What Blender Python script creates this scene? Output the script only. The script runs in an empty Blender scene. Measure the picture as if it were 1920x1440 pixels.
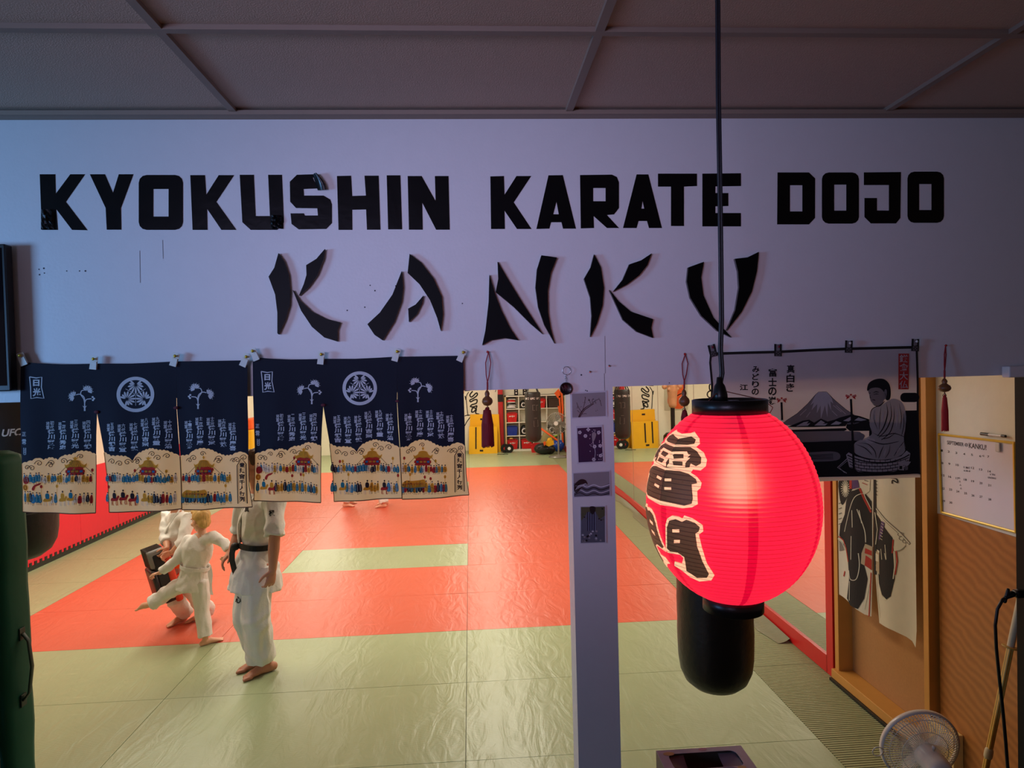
import bpy, bmesh, math, random
from mathutils import Vector, Matrix, noise
from mathutils.geometry import tessellate_polygon
SC = bpy.context.scene
COL = SC.collection
R = math.radians

# ------------------------------------------------------------------ camera
F_PX, YAW, PITCH, ROLL = 1250.0, 0.0626, -0.0217, -0.0256
CAM = Vector((0.0, -2.56, 2.32))
_cy, _sy = math.cos(YAW), math.sin(YAW)
CF = Vector((_sy*math.cos(PITCH), _cy*math.cos(PITCH), math.sin(PITCH)))
_r0 = Vector((_cy, -_sy, 0)); _u0 = _r0.cross(CF)
CR = _r0*math.cos(ROLL) + _u0*math.sin(ROLL)
CU = _u0*math.cos(ROLL) - _r0*math.sin(ROLL)
cd = bpy.data.cameras.new('camera'); cam = bpy.data.objects.new('camera', cd); COL.objects.link(cam)
cd.sensor_width = 36; cd.lens = F_PX/1920*36; cd.clip_start = .05; cd.clip_end = 200
cam.matrix_world = Matrix(((CR.x, CU.x, -CF.x, CAM.x), (CR.y, CU.y, -CF.y, CAM.y), (CR.z, CU.z, -CF.z, CAM.z), (0, 0, 0, 1)))
SC.camera = cam

# ------------------------------------------------------------------ world, lights, exposure
w = bpy.data.worlds.new('world'); SC.world = w; w.use_nodes = True
w.node_tree.nodes['Background'].inputs[0].default_value = (.58, .43, .39, 1)
w.node_tree.nodes['Background'].inputs[1].default_value = .13
SC.view_settings.view_transform = 'Standard'; SC.view_settings.look = 'None'
SC.view_settings.gamma = 1; SC.view_settings.use_curve_mapping = False
SC.view_settings.exposure = 0.0
def area(name, loc, aim, sx, sy, power, col, spread=180):
    l = bpy.data.lights.new(name, 'AREA'); l.shape = 'RECTANGLE'; l.size = sx; l.size_y = sy
    l.energy = power; l.color = col; l.spread = R(spread)
    o = bpy.data.objects.new(name, l); COL.objects.link(o); o.location = loc
    o.rotation_euler = (Vector(aim)-Vector(loc)).to_track_quat('-Z', 'Y').to_euler()
    return o
WARM = (1.0, .93, .76)
for i, (lx, ly) in enumerate(((-3.4, 5.2), (-3.4, 12.6), (.3, 5.2), (.3, 12.6))):
    area('ceiling_lamp', (lx, ly, 3.14), (lx, ly, 0), .5, 5.2, 128, WARM)
area('window_daylight', (-4.4, -2.2, 2.35), (-1.9, 0, 2.5), 1.0, .8, 25, (.22, .50, 1.0), 90)
area('lobby_fill', (-1.4, -3.4, 2.6), (.1, 0, 2.78), 1.6, .6, 3.9, (.64, .58, 1.0), 46)  # added violet fill from behind the camera to lift the header, no known source

# ------------------------------------------------------------------ helpers
def P(px, py, x=None, y=None, z=None):
    """the point of the place seen at photo position px,py on the plane x= / y= / z="""
    d = CF*F_PX + CR*(px-960) + CU*(720-py)
    if y is not None: t = (y-CAM.y)/d.y
    elif x is not None: t = (x-CAM.x)/d.x
    else: t = (z-CAM.z)/d.z
    return CAM + d*t
def lin(c):
    return tuple((v/12.92 if v <= .04045 else ((v+.055)/1.055)**2.4) for v in c)
def rgb(r, g, b): return lin((r/255, g/255, b/255))
_m = {}
def mat(name, col, rough=.6, metal=0.0, vary=.12, scale=18, bump=.0, bscale=120, trans=0.0, spec=.5, alpha=1.0, coat=0.0):
    if name in _m: return _m[name]
    m = bpy.data.materials.new(name); m.use_nodes = True; nt = m.node_tree; N = nt.nodes; L = nt.links
    b = N['Principled BSDF']; out = N['Material Output']
    tc = N.new('ShaderNodeTexCoord'); nz = N.new('ShaderNodeTexNoise'); nz.inputs['Scale'].default_value = scale
    nz.inputs['Detail'].default_value = 4
    L.new(tc.outputs['Object'], nz.inputs['Vector'])
    mx = N.new('ShaderNodeMix'); mx.data_type = 'RGBA'
    mx.inputs[6].default_value = (*[v*(1-vary) for v in col], 1); mx.inputs[7].default_value = (*[min(1, v*(1+vary)) for v in col], 1)
    L.new(nz.outputs['Fac'], mx.inputs[0]); L.new(mx.outputs[2], b.inputs['Base Color'])
    b.inputs['Roughness'].default_value = rough; b.inputs['Metallic'].default_value = metal
    b.inputs['Specular IOR Level'].default_value = spec; b.inputs['Coat Weight'].default_value = coat
    b.inputs['Alpha'].default_value = alpha
    if bump:
        n2 = N.new('ShaderNodeTexNoise'); n2.inputs['Scale'].default_value = bscale; n2.inputs['Detail'].default_value = 3
        L.new(tc.outputs['Object'], n2.inputs['Vector'])
        bp = N.new('ShaderNodeBump'); bp.inputs['Strength'].default_value = bump; bp.inputs['Distance'].default_value = .01
        L.new(n2.outputs['Fac'], bp.inputs['Height']); L.new(bp.outputs['Normal'], b.inputs['Normal'])
    if trans:
        t = N.new('ShaderNodeBsdfTranslucent'); ms = N.new('ShaderNodeMixShader'); ms.inputs[0].default_value = trans
        L.new(mx.outputs[2], t.inputs['Color']); L.new(b.outputs[0], ms.inputs[1]); L.new(t.outputs[0], ms.inputs[2])
        L.new(ms.outputs[0], out.inputs['Surface'])
    _m[name] = m
    return m
def link(name, me, mats, parent=None):
    o = bpy.data.objects.new(name, me); COL.objects.link(o)
    if not isinstance(mats, (list, tuple)): mats = [mats]
    for m in mats: me.materials.append(m)
    if parent is not None:
        o.parent = parent; o.matrix_parent_inverse = Matrix.Translation(-parent.location)
    return o
def obj(name, bm, mats, parent=None, smooth=False):
    me = bpy.data.meshes.new(name)
    bmesh.ops.recalc_face_normals(bm, faces=bm.faces)
    if smooth:
        for f in bm.faces: f.smooth = True
    bm.to_mesh(me); bm.free()
    return link(name, me, mats, parent)
def flat(name, bm, mats, parent=None, smooth=False):          # cloth and prints: normals left alone
    me = bpy.data.meshes.new(name)
    for f in bm.faces: f.smooth = smooth
    bm.to_mesh(me); bm.free()
    return link(name, me, mats, parent)
def tag(o, label, cat, group=None):
    o['label'] = label; o['category'] = cat
    if group: o['group'] = group
    return o
def thing(name, label, cat, loc, group=None):
    o = bpy.data.objects.new(name, None); COL.objects.link(o); o.location = Vector(loc); o.empty_display_size = .05
    return tag(o, label, cat, group)
def struct(o): o['kind'] = 'structure'; return o
def B(): return bmesh.new()
def setmat(faces, i):
    for f in faces: f.material_index = i
def box(bm, c, s, mi=0, rot=None, bev=0):
    r = bmesh.ops.create_cube(bm, size=1.0); vs = r['verts']
    for v in vs: v.co = Vector((v.co.x*s[0], v.co.y*s[1], v.co.z*s[2]))
    if bev:
        es = list({e for v in vs for e in v.link_edges})
        q = bmesh.ops.bevel(bm, geom=es, offset=bev, segments=2, affect='EDGES', profile=.5)
        vs = list({v for f in q['faces'] for v in f.verts} | {v for v in vs if v.is_valid})
    M = rot.to_matrix() if rot is not None else None
    for v in vs: v.co = (M @ v.co if M else v.co) + Vector(c)
    fs = {f for v in vs for f in v.link_faces}
    setmat(fs, mi)
    return vs
def bxx(bm, a, b, mi=0, bev=0):
    a = Vector(a); b = Vector(b)
    return box(bm, (a+b)/2, [abs(q) for q in (b-a)], mi, None, bev)
def frame_of(d, ref=None):
    d = d.normalized(); ref = ref or (Vector((0, 0, 1)) if abs(d.z) < .9 else Vector((1, 0, 0)))
    s = d.cross(ref).normalized(); return s, s.cross(d).normalized()
def tube(bm, pts, rad, seg=12, mi=0, cap=True, ref=None, dome=True):
    """swept tube, radii may be numbers or (side, up) pairs; closed with domes"""
    pts = [Vector(p) for p in pts]; n = len(pts)
    if not isinstance(rad, (list, tuple)) or (isinstance(rad, tuple) and len(rad) == 2 and n != 2): rad = [rad]*n
    rad = [(r, r) if not isinstance(r, (tuple, list)) else r for r in rad]
    rings = []; s = u = None; secs = []
    for i in range(n):
        d = (pts[min(i+1, n-1)]-pts[max(i-1, 0)])
        if d.length < 1e-9: d = Vector((0, 0, 1))
        d.normalize()
        if ref is not None or s is None: s, u = frame_of(d, ref)
        else:
            s = (s-d*s.dot(d)); s = s.normalized() if s.length > 1e-6 else frame_of(d)[0]; u = s.cross(d).normalized()
        secs.append((pts[i], s.copy(), u.copy(), d, rad[i]))
    def ring(p, s, u, a, b):
        return [bm.verts.new(p + s*(a*math.cos(2*math.pi*k/seg)) + u*(b*math.sin(2*math.pi*k/seg))) for k in range(seg)]
    if cap and dome:
        p, s0, u0, d, (a, b) = secs[0]; m = min(a, b)
        for t in (80, 50, 25): rings.append(ring(p-d*m*math.sin(R(t)), s0, u0, a*math.cos(R(t)), b*math.cos(R(t))))
    for p, s0, u0, d, (a, b) in secs: rings.append(ring(p, s0, u0, a, b))
    if cap and dome:
        p, s0, u0, d, (a, b) = secs[-1]; m = min(a, b)
        for t in (25, 50, 80): rings.append(ring(p+d*m*math.sin(R(t)), s0, u0, a*math.cos(R(t)), b*math.cos(R(t))))
    fs = []
    for r0, r1 in zip(rings, rings[1:]):
        for k in range(seg):
            fs.append(bm.faces.new((r0[k], r0[(k+1) % seg], r1[(k+1) % seg], r1[k])))
    if cap:
        fs.append(bm.faces.new(list(reversed(rings[0])))); fs.append(bm.faces.new(rings[-1]))
    setmat(fs, mi)
    return fs
def cyl(bm, a, b, r, seg=20, mi=0, r2=None):
    return tube(bm, [a, b], [r, r if r2 is None else r2], seg, mi, True, None, False)
def lathe(bm, c, prof, seg=32, mi=0, axis=None, cap=True):
    """prof: list of (radius, height) along axis"""
    c = Vector(c); ax = Vector(axis or (0, 0, 1)).normalized(); s, u = frame_of(ax)
    rings = [[bm.verts.new(c+ax*h+(s*math.cos(2*math.pi*k/seg)+u*math.sin(2*math.pi*k/seg))*max(r, 1e-4)) for k in range(seg)] for r, h in prof]
    fs = []
    for r0, r1 in zip(rings, rings[1:]):
        for k in range(seg): fs.append(bm.faces.new((r0[k], r0[(k+1) % seg], r1[(k+1) % seg], r1[k])))
    if cap: fs.append(bm.faces.new(list(reversed(rings[0])))); fs.append(bm.faces.new(rings[-1]))
    setmat(fs, mi)
    return fs
def ball(bm, c, r, mi=0, seg=20, ring=12, rot=None):
    r = (r, r, r) if not isinstance(r, (tuple, list)) else r
    q = bmesh.ops.create_uvsphere(bm, u_segments=seg, v_segments=ring, radius=1)
    M = rot.to_matrix() if rot is not None else None
    for v in q['verts']:
        p = Vector((v.co.x*r[0], v.co.y*r[1], v.co.z*r[2])); v.co = (M @ p if M else p)+Vector(c)
    setmat({f for v in q['verts'] for f in v.link_faces}, mi)
def torus(bm, c, axis, R0, r, seg=28, ms=8, mi=0, a0=0, a1=360):
    ax = Vector(axis).normalized(); s, u = frame_of(ax); n = max(4, int(seg*(a1-a0)/360))
    pts = [Vector(c)+(s*math.cos(R(a0+(a1-a0)*k/n))+u*math.sin(R(a0+(a1-a0)*k/n)))*R0 for k in range(n+1)]
    tube(bm, pts, r, ms, mi)
# ---- flat shapes: 2D outlines put on a surface by a mapping function
def poly(bm, pts, mp, mi=0, holes=(), thick=None):
    loops = [list(pts)]+[list(h) for h in holes]
    flatp = [p for l in loops for p in l]
    tris = tessellate_polygon([[Vector((p[0], p[1], 0)) for p in l] for l in loops])
    vs = [bm.verts.new(mp(*p)) for p in flatp]
    fs = []
    for t in tris:
        if len(set(t)) < 3: continue
        try: fs.append(bm.faces.new([vs[i] for i in t]))
        except ValueError: pass
    if thick is not None:
        off = Vector(thick); vb = [bm.verts.new(v.co+off) for v in vs]
        for t in tris:
            try: fs.append(bm.faces.new([vb[i] for i in reversed(t)]))
            except ValueError: pass
        k = 0
        for l in loops:
            n = len(l)
            for i in range(n):
                a, b2 = k+i, k+(i+1) % n
                try: fs.append(bm.faces.new((vs[a], vs[b2], vb[b2], vb[a])))
                except ValueError: pass
            k += n
    setmat(fs, mi)
    return fs
def rect(x0, y0, x1, y1): return [(x0, y0), (x1, y0), (x1, y1), (x0, y1)]
def rrect(x0, y0, x1, y1, r, n=4):
    o = []
    for cx, cy, a in ((x1-r, y0+r, -90), (x1-r, y1-r, 0), (x0+r, y1-r, 90), (x0+r, y0+r, 180)):
        for k in range(n+1): o.append((cx+r*math.cos(R(a+90*k/n)), cy+r*math.sin(R(a+90*k/n))))
    return o
def circ(cx, cy, rx, ry=None, n=20, a0=0, a1=360):
    ry = rx if ry is None else ry
    full = abs(a1-a0) >= 360
    return [(cx+rx*math.cos(R(a0+(a1-a0)*k/n)), cy+ry*math.sin(R(a0+(a1-a0)*k/n))) for k in range(n if full else n+1)]
def line(bm, pts, wd, mp, mi=0, taper=False):
    """a drawn line of width wd (2D units) through pts"""
    n = len(pts); L_, R_ = [], []
    for i in range(n):
        a = Vector(pts[max(i-1, 0)]); b = Vector(pts[min(i+1, n-1)]); d = (b-a)
        d = d.normalized() if d.length > 1e-9 else Vector((1, 0)); nn = Vector((-d.y, d.x))
        k = wd/2*(1 if not taper else max(.12, math.sin(math.pi*(.12+.88*(1-i/max(1, n-1)))) if taper == 1 else max(.15, 1-i/max(1, n-1))))
        p = Vector(pts[i]); L_.append(bm.verts.new(mp(*(p+nn*k)))); R_.append(bm.verts.new(mp(*(p-nn*k))))
    fs = [bm.faces.new((L_[i], L_[i+1], R_[i+1], R_[i])) for i in range(n-1)]
    setmat(fs, mi)
def spl(pts, n=6, closed=False):
    """smooth curve through points"""
    pts = [Vector(p) for p in pts]; o = []; m = len(pts); rng = m if closed else m-1
    for i in range(rng):
        if closed: p0, p1, p2, p3 = (pts[(i+k) % m] for k in (-1, 0, 1, 2))
        else: p0, p1, p2, p3 = pts[max(i-1, 0)], pts[i], pts[i+1], pts[min(i+2, m-1)]
        for k in range(n):
            t = k/n; o.append(.5*((2*p1)+(p2-p0)*t+(2*p0-5*p1+4*p2-p3)*t*t+(3*p1-p0-3*p2+p3)*t**3))
    if not closed: o.append(pts[-1])
    return [tuple(p) for p in o]
def refine(bm, maxlen):
    for _ in range(7):
        es = [e for e in bm.edges if e.calc_length() > maxlen]
        if not es: break
        bmesh.ops.subdivide_edges(bm, edges=es, cuts=1, use_grid_fill=True)
        bmesh.ops.triangulate(bm, faces=[f for f in bm.faces if len(f.verts) > 3])
_fc = bpy.data.curves.new('glyph', 'FONT'); _fo = bpy.data.objects.new('glyph', _fc); COL.objects.link(_fo)
_gc = {}
def glyph(ch, bold=0.0):
    if (ch, bold) in _gc: return _gc[ch, bold]
    _fc.body = ch; _fc.offset = bold
    dg = bpy.context.evaluated_depsgraph_get(); dg.update()
    ev = _fo.evaluated_get(dg); me = ev.to_mesh()
    vs = [(v.co.x, v.co.y) for v in me.vertices]; fs = [tuple(p.vertices) for p in me.polygons]
    ev.to_mesh_clear(); _gc[ch, bold] = (vs, fs)
    return vs, fs
def put(bm, text, x0, y0, x1, y1, mp, mi=0, bold=0.0):
    """a word or character stretched into the box x0..x1, y0 (top)..y1 (bottom)"""
    vs, fs = glyph(text, bold)
    if not vs: return
    ax, bx = min(v[0] for v in vs), max(v[0] for v in vs); ay, by = min(v[1] for v in vs), max(v[1] for v in vs)
    sx = (x1-x0)/max(1e-6, bx-ax); sy = (y1-y0)/max(1e-6, by-ay)
    nv = [bm.verts.new(mp(x0+(v[0]-ax)*sx, y1-(v[1]-ay)*sy)) for v in vs]
    for f in fs:
        try: bm.faces.new([nv[i] for i in f]).material_index = mi
        except ValueError: pass
def column(bm, text, cx, y0, wd, ch, gap, mp, mi=0, bold=0.0, lean=0.0):
    y = y0
    for i, c in enumerate(text):
        put(bm, c, cx-wd/2+lean*i, y, cx+wd/2+lean*i, y+ch, mp, mi, bold); y += ch+gap
def plane_y(y, dx=0, dy=0, s=1.0):                    # photo positions on an upright plane facing the lobby
    return lambda px, py: P(dx+px/s, dy+py/s, y=y)
def plane_x(x, dx=0, dy=0, s=1.0):
    return lambda px, py: P(dx+px/s, dy+py/s, x=x)
def remeshed(bm, voxel, smooth_it=4, fn=None):
    me = bpy.data.meshes.new('tmp'); bmesh.ops.recalc_face_normals(bm, faces=bm.faces); bm.to_mesh(me); bm.free()
    o = bpy.data.objects.new('tmp', me); COL.objects.link(o)
    md = o.modifiers.new('r', 'REMESH'); md.mode = 'VOXEL'; md.voxel_size = voxel; md.use_smooth_shade = True
    sm = o.modifiers.new('s', 'SMOOTH'); sm.iterations = smooth_it; sm.factor = .5
    dg = bpy.context.evaluated_depsgraph_get(); dg.update()
    me2 = bpy.data.meshes.new_from_object(o.evaluated_get(dg))
    bpy.data.objects.remove(o)
    if fn:
        nr = [v.normal.copy() for v in me2.vertices]
        for v, n in zip(me2.vertices, nr): v.co = fn(v.co, n)
    for p in me2.polygons: p.use_smooth = True
    return me2

# ------------------------------------------------------------------ materials with their own nodes
WHITE = mat('white_paint', rgb(226, 222, 222), .45, vary=.03, bump=.05, bscale=90)
CREAM = mat('cream_paint', rgb(236, 232, 212), .6, vary=.04, bump=.05, bscale=60)
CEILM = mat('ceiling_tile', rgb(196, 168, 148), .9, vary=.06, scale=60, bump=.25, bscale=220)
TBAR = mat('ceiling_bar', rgb(150, 128, 112), .6, vary=.05)
CLOTHS = {}
BLACK = mat('black_plastic', rgb(14, 13, 14), .35)
VINYL = mat('black_vinyl', rgb(8, 8, 10), .25, spec=.3, bump=.15, bscale=14)
ACRYL = mat('black_acrylic', rgb(7, 7, 8), .45, spec=.12)
REDP = mat('red_paint', rgb(196, 30, 30), .35, vary=.06)
STEEL = mat('steel', rgb(190, 190, 192), .25, 1.0)
WOOD = mat('pine', rgb(196, 138, 62), .5, vary=.14, scale=7, bump=.03)
DWOOD = mat('dark_wood', rgb(88, 52, 26), .55, vary=.2, scale=7)
def wave_wood(name, c1, c2, sc, rot):
    m = mat(name, c1, .42); nt = m.node_tree; N, L = nt.nodes, nt.links
    tc = N.new('ShaderNodeTexCoord'); mp = N.new('ShaderNodeMapping'); wv = N.new('ShaderNodeTexWave'); rp = N.new('ShaderNodeValToRGB')
    mp.inputs['Rotation'].default_value = rot; mp.inputs['Scale'].default_value = (1, 1, 1)
    wv.inputs['Scale'].default_value = sc; wv.inputs['Distortion'].default_value = 5; wv.inputs['Detail'].default_value = 4; wv.inputs['Detail Scale'].default_value = 1.2
    wv.bands_direction = 'Z'
    rp.color_ramp.elements[0].color = (*c1, 1); rp.color_ramp.elements[1].color = (*c2, 1)
    L.new(tc.outputs['Object'], mp.inputs[0]); L.new(mp.outputs[0], wv.inputs[0]); L.new(wv.outputs['Fac'], rp.inputs[0])
    L.new(rp.outputs[0], N['Principled BSDF'].inputs['Base Color'])
    return m
PLY = wave_wood('plywood', rgb(176, 112, 50), rgb(156, 95, 40), 6.0, (R(-24), 0, 0))
BOARD = mat('hardboard', rgb(168, 118, 66), .75, vary=.12, scale=70)
def tatami(name, c):
    m = mat(name, c, .34, vary=.07, scale=3); nt = m.node_tree; N, L = nt.nodes, nt.links
    b = N['Principled BSDF']; tc = N.new('ShaderNodeTexCoord')
    sp = N.new('ShaderNodeMapping'); sp.inputs['Scale'].default_value = (3.2, 1.1, 1); sp.inputs['Rotation'].default_value = (0, 0, R(18))
    n1 = N.new('ShaderNodeTexNoise'); n1.inputs['Scale'].default_value = 2.2; n1.inputs['Detail'].default_value = 6; n1.inputs['Distortion'].default_value = 1.6
    wv = N.new('ShaderNodeTexWave'); wv.bands_direction = 'Y'; wv.inputs['Scale'].default_value = 38
    L.new(tc.outputs['Object'], sp.inputs[0]); L.new(sp.outputs[0], n1.inputs['Vector']); L.new(tc.outputs['Object'], wv.inputs['Vector'])
    ad = N.new('ShaderNodeMath'); ad.operation = 'MULTIPLY_ADD'; ad.inputs[1].default_value = .05
    L.new(wv.outputs['Fac'], ad.inputs[0]); L.new(n1.outputs['Fac'], ad.inputs[2])
    bp = N.new('ShaderNodeBump'); bp.inputs['Strength'].default_value = .26; bp.inputs['Distance'].default_value = .03
    L.new(ad.outputs[0], bp.inputs['Height']); L.new(bp.outputs['Normal'], b.inputs['Normal'])
    # pale scuffs
    s2 = N.new('ShaderNodeMapping'); s2.inputs['Scale'].default_value = (2.4, 11, 1); s2.inputs['Rotation'].default_value = (0, 0, R(25))
    n2 = N.new('ShaderNodeTexNoise'); n2.inputs['Scale'].default_value = 1.5; n2.inputs['Detail'].default_value = 5
    rp = N.new('ShaderNodeValToRGB'); rp.color_ramp.elements[0].position = .66; rp.color_ramp.elements[1].position = .76
    rp.color_ramp.elements[1].color = (.45, .45, .45, 1)
    mx = N.new('ShaderNodeMix'); mx.data_type = 'RGBA'; src = b.inputs['Base Color'].links[0].from_socket
    mx.inputs[7].default_value = (*[min(1, v*1.35+.06) for v in c], 1)
    L.new(tc.outputs['Object'], s2.inputs[0]); L.new(s2.outputs[0], n2.inputs['Vector']); L.new(n2.outputs['Fac'], rp.inputs[0])
    L.new(rp.outputs[0], mx.inputs[0]); L.new(src, mx.inputs[6]); L.new(mx.outputs[2], b.inputs['Base Color'])
    return m
TGREEN = tatami('green_tatami', rgb(160, 174, 132)); TRED = tatami('red_tatami', rgb(216, 98, 72))
TEDGE = mat('mat_gap', rgb(70, 72, 48), .8)
def ribbed():
    m = mat('ribbed_tatami', rgb(150, 156, 112), .5); nt = m.node_tree; N, L = nt.nodes, nt.links
    tc = N.new('ShaderNodeTexCoord'); wv = N.new('ShaderNodeTexWave'); wv.bands_direction = 'Y'; wv.inputs['Scale'].default_value = 14
    bp = N.new('ShaderNodeBump'); bp.inputs['Strength'].default_value = .6; bp.inputs['Distance'].default_value = .02
    L.new(tc.outputs['Object'], wv.inputs['Vector']); L.new(wv.outputs['Fac'], bp.inputs['Height']); L.new(bp.outputs['Normal'], N['Principled BSDF'].inputs['Normal'])
    return m
TRIB = ribbed()
MIRROR = mat('mirror_glass', (.80, .80, .78), .0, 1.0, vary=0)

# ------------------------------------------------------------------ the setting
XL, XR, YB, ZC, ZH = -5.47, 2.604, 16.75, 3.288, 2.249        # dojo walls, ceiling, underside of the header
COLS = [XL, -4.41, -2.27, -.087, 2.08, XR]
bm = B()
bxx(bm, (-7, -7, -.25), (5, YB+.3, -.012), 2)
rows = [3.37+k for k in range(-4, 15)]
for ci in range(5):
    for k in range(-3, 14):
        y0, y1 = 3.37+k-.0, 3.37+k+1
        if y0 < .2: y0 = .2
        y1 = min(y1, YB)
        mi = 0
        if 1 <= ci <= 3 and 0 <= k < 10: mi = 1
        if ci == 2 and k in (2, 7): mi = 0
        if ci == 4: mi = 3
        g = .0022 if k % 2 else .0012
        bxx(bm, (COLS[ci]+.002, y0+g, -.03), (COLS[ci+1]-.002, y1-g, 0), mi, 0)
bxx(bm, (-7, -7, -.03), (5, .19, -.004), 2)
struct(obj('floor', bm, [TGREEN, TRED, TEDGE, TRIB]))
# front wall: header with the post standing under it
bm = B()
header = [(-3.3, ZH), (.384, ZH-.006), (.384, 0), (.552, 0), (.552, ZH-.006), (3.4, ZH+.0), (3.4, ZC), (-3.3, ZC)]
poly(bm, header, lambda x, z: Vector((x, 0, z)), 0, thick=(0, .13, 0))
struct(obj('wall_front', bm, WHITE))
bm = B(); bxx(bm, (XL-.15, .0, 0), (-3.3, .13, ZC)); struct(obj('wall_front_side', bm, WHITE))
bm = B(); bxx(bm, (XL-.15, .13, 0), (XL, YB+.15, ZC)); struct(obj('wall_left', bm, CREAM))
bm = B(); bxx(bm, (XL-.15, YB, 0), (XR+.3, YB+.15, ZC)); struct(obj('wall_back', bm, CREAM))
# right wall: the long stretch behind the mirror, the recess, the near stretch with plywood below
Y0A, Y1A = 1.06, 2.07                                          # wooden frame recess along the right wall
bm = B()
bxx(bm, (XR+.02, Y1A+.04, 0), (XR+.3, YB, ZC)); bxx(bm, (XR+.13, Y0A, 0), (XR+.3, Y1A+.04, ZC))
bxx(bm, (XR+.03, .13, 1.44), (XR+.3, Y0A, ZC)); bxx(bm, (XR+.05, .0, 0), (XR+.3, Y0A, 1.44))
struct(obj('wall_right', bm, CREAM))
bm = B(); bxx(bm, (XR+.02, .0, .0), (XR+.05, Y0A-.02, 1.442)); struct(obj('trim_1', bm, PLY))
# ceiling tiles in their grid; dojo side closed with the same tiles
bm = B()
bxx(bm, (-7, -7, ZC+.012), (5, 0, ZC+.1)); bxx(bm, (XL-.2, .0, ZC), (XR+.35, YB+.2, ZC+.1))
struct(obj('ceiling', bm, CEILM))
bm = B()
gx = [-.838-1.238*2, -.838-1.238, -.838, .4, 1.65, 2.89]
for x in gx: bxx(bm, (x-.013, -7, ZC-.002), (x+.013, -.03, ZC+.02))
gy = P(960, 61, z=ZC).y
for k in range(6): bxx(bm, (-7, gy-.0125-.61*k*2/2, ZC-.0025), (5, gy+.0125-.61*k, ZC+.02))
bxx(bm, (-7, -.045, ZC-.012), (5, -.0, ZC-.008)); bxx(bm, (-7, -.05, ZC-.012), (5, -.044, ZC+.004))
struct(obj('trim_2', bm, TBAR))
# red wall pads along the left wall with their jigsaw lower edge
bm = B()
for k in range(8):
    bxx(bm, (XL, 3.0+k*1.0, .06), (XL+.03, 3.996+k*1.0, 1.09), 0)
o = thing('wall_pad', 'low run of bright red wall padding along the left dojo wall', 'wall padding', (XL+.015, 7, 0))
RPAD = mat('red_pad', rgb(232, 38, 58), .5, vary=.05)
obj('padding', bm, RPAD, o)
bm = B(); bxx(bm, (XL, 3.0, 0), (XL+.034, 11, .06), 0)
for k in range(80):
    bxx(bm, (XL, 3.0+k*.1, .05), (XL+.036, 3.045+k*.1, .10), 0)
q = obj('jigsaw_edge', bm, BLACK, o); q['label'] = 'black toothed lower edge'

# ------------------------------------------------------------------ mirror, wooden frame, sheet
o = thing('wall_mirror', 'long red-framed mirror along the right dojo wall', 'mirror', (XR, 9, .07))
bm = B(); bxx(bm, (XR+.004, Y1A+.1, .13), (XR+.02, YB-.02, 2.6)); obj('mirror_panel', bm, MIRROR, o)
bm = B()
bxx(bm, (XR-.012, Y1A+.045, 0.004), (XR+.02, Y1A+.135, 2.68)); bxx(bm, (XR-.012, Y1A+.13, .004), (XR+.02, YB-.02, .135))
bxx(bm, (XR-.012, Y1A+.13, 2.6), (XR+.02, YB-.02, 2.68))
obj('mirror_frame', bm, REDP, o)
bm = B()
bxx(bm, (XR-.002, Y1A+.135, .135), (XR+.006, Y1A+.15, 2.6)); obj('panel_edge', bm, BLACK, o)
for y in (3.6, 5.1, 6.6, 8.1, 9.6, 11.1, 12.6):
    bm = B(); bxx(bm, (XR+.002, y-.003, .135), (XR+.006, y+.003, 2.6)); obj('panel_seam', bm, TBAR, o)
# loose clear strip curling up at the foot of the mirror
bm = B(); n = 40; rws = []
for i in range(n+1):
    y = 2.75+i*.28; a = .10+.045*math.sin(i*.9)+.02*math.sin(i*2.3)
    rws.append([bm.verts.new((XR-.025-a*t, y, .004+.05*(1-t)**2*(.7+.3*math.sin(i*.7)))) for t in (0, .25, .5, .75, 1)])
for a, b in zip(rws, rws[1:]):
    for k in range(4): bm.faces.new((a[k], a[k+1], b[k+1], b[k]))
tag(flat('floor_strip', bm, mat('grey_film', rgb(120, 122, 92), .5, bump=.3, bscale=25), None, True), 'curling grey protective strip on the floor at the foot of the red-framed mirror', 'floor strip')

o = thing('wooden_frame', 'tall shallow pine frame with a brown board back, on the right wall behind the fan', 'wooden frame', (XR, 1.55, 0))
bm = B(); bxx(bm, (XR+.1, Y0A+.02, .06), (XR+.125, Y1A-.0, 2.72)); obj('back_board', bm, BOARD, o)
bm = B(); bxx(bm, (XR-.005, Y1A-.02, .06), (XR+.125, Y1A+.03, 2.72), bev=.003); obj('jamb', bm, WOOD, o)
bm = B(); bxx(bm, (XR-.03, Y0A-.0, .06), (XR+.125, Y0A+.045, 2.72), bev=.003); obj('jamb', bm, WOOD, o)
bm = B(); bxx(bm, (XR-.03, Y0A-.0, 2.68), (XR+.125, Y1A+.03, 2.75), bev=.003); obj('lintel', bm, WOOD, o)
bm = B(); bxx(bm, (XR-.035, Y0A-.14, .02), (XR+.10, Y1A+.03, .085), bev=.004); obj('sill', bm, WOOD, o)
bm = B(); bxx(bm, (XR-.05, Y0A-.13, .0), (XR+.09, Y1A+.03, .02)); obj('foot_strip', bm, BLACK, o)
bm = B(); bxx(bm, (XR-.04, Y0A-.20, .085), (XR+.018, Y0A-.005, .27), bev=.004)
tag(obj('wood_block', bm, mat('pale_pine', rgb(222, 184, 110), .5, vary=.1, scale=9)), 'pale wood block on the sill end of the pine frame, behind the fan', 'wood block')
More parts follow.
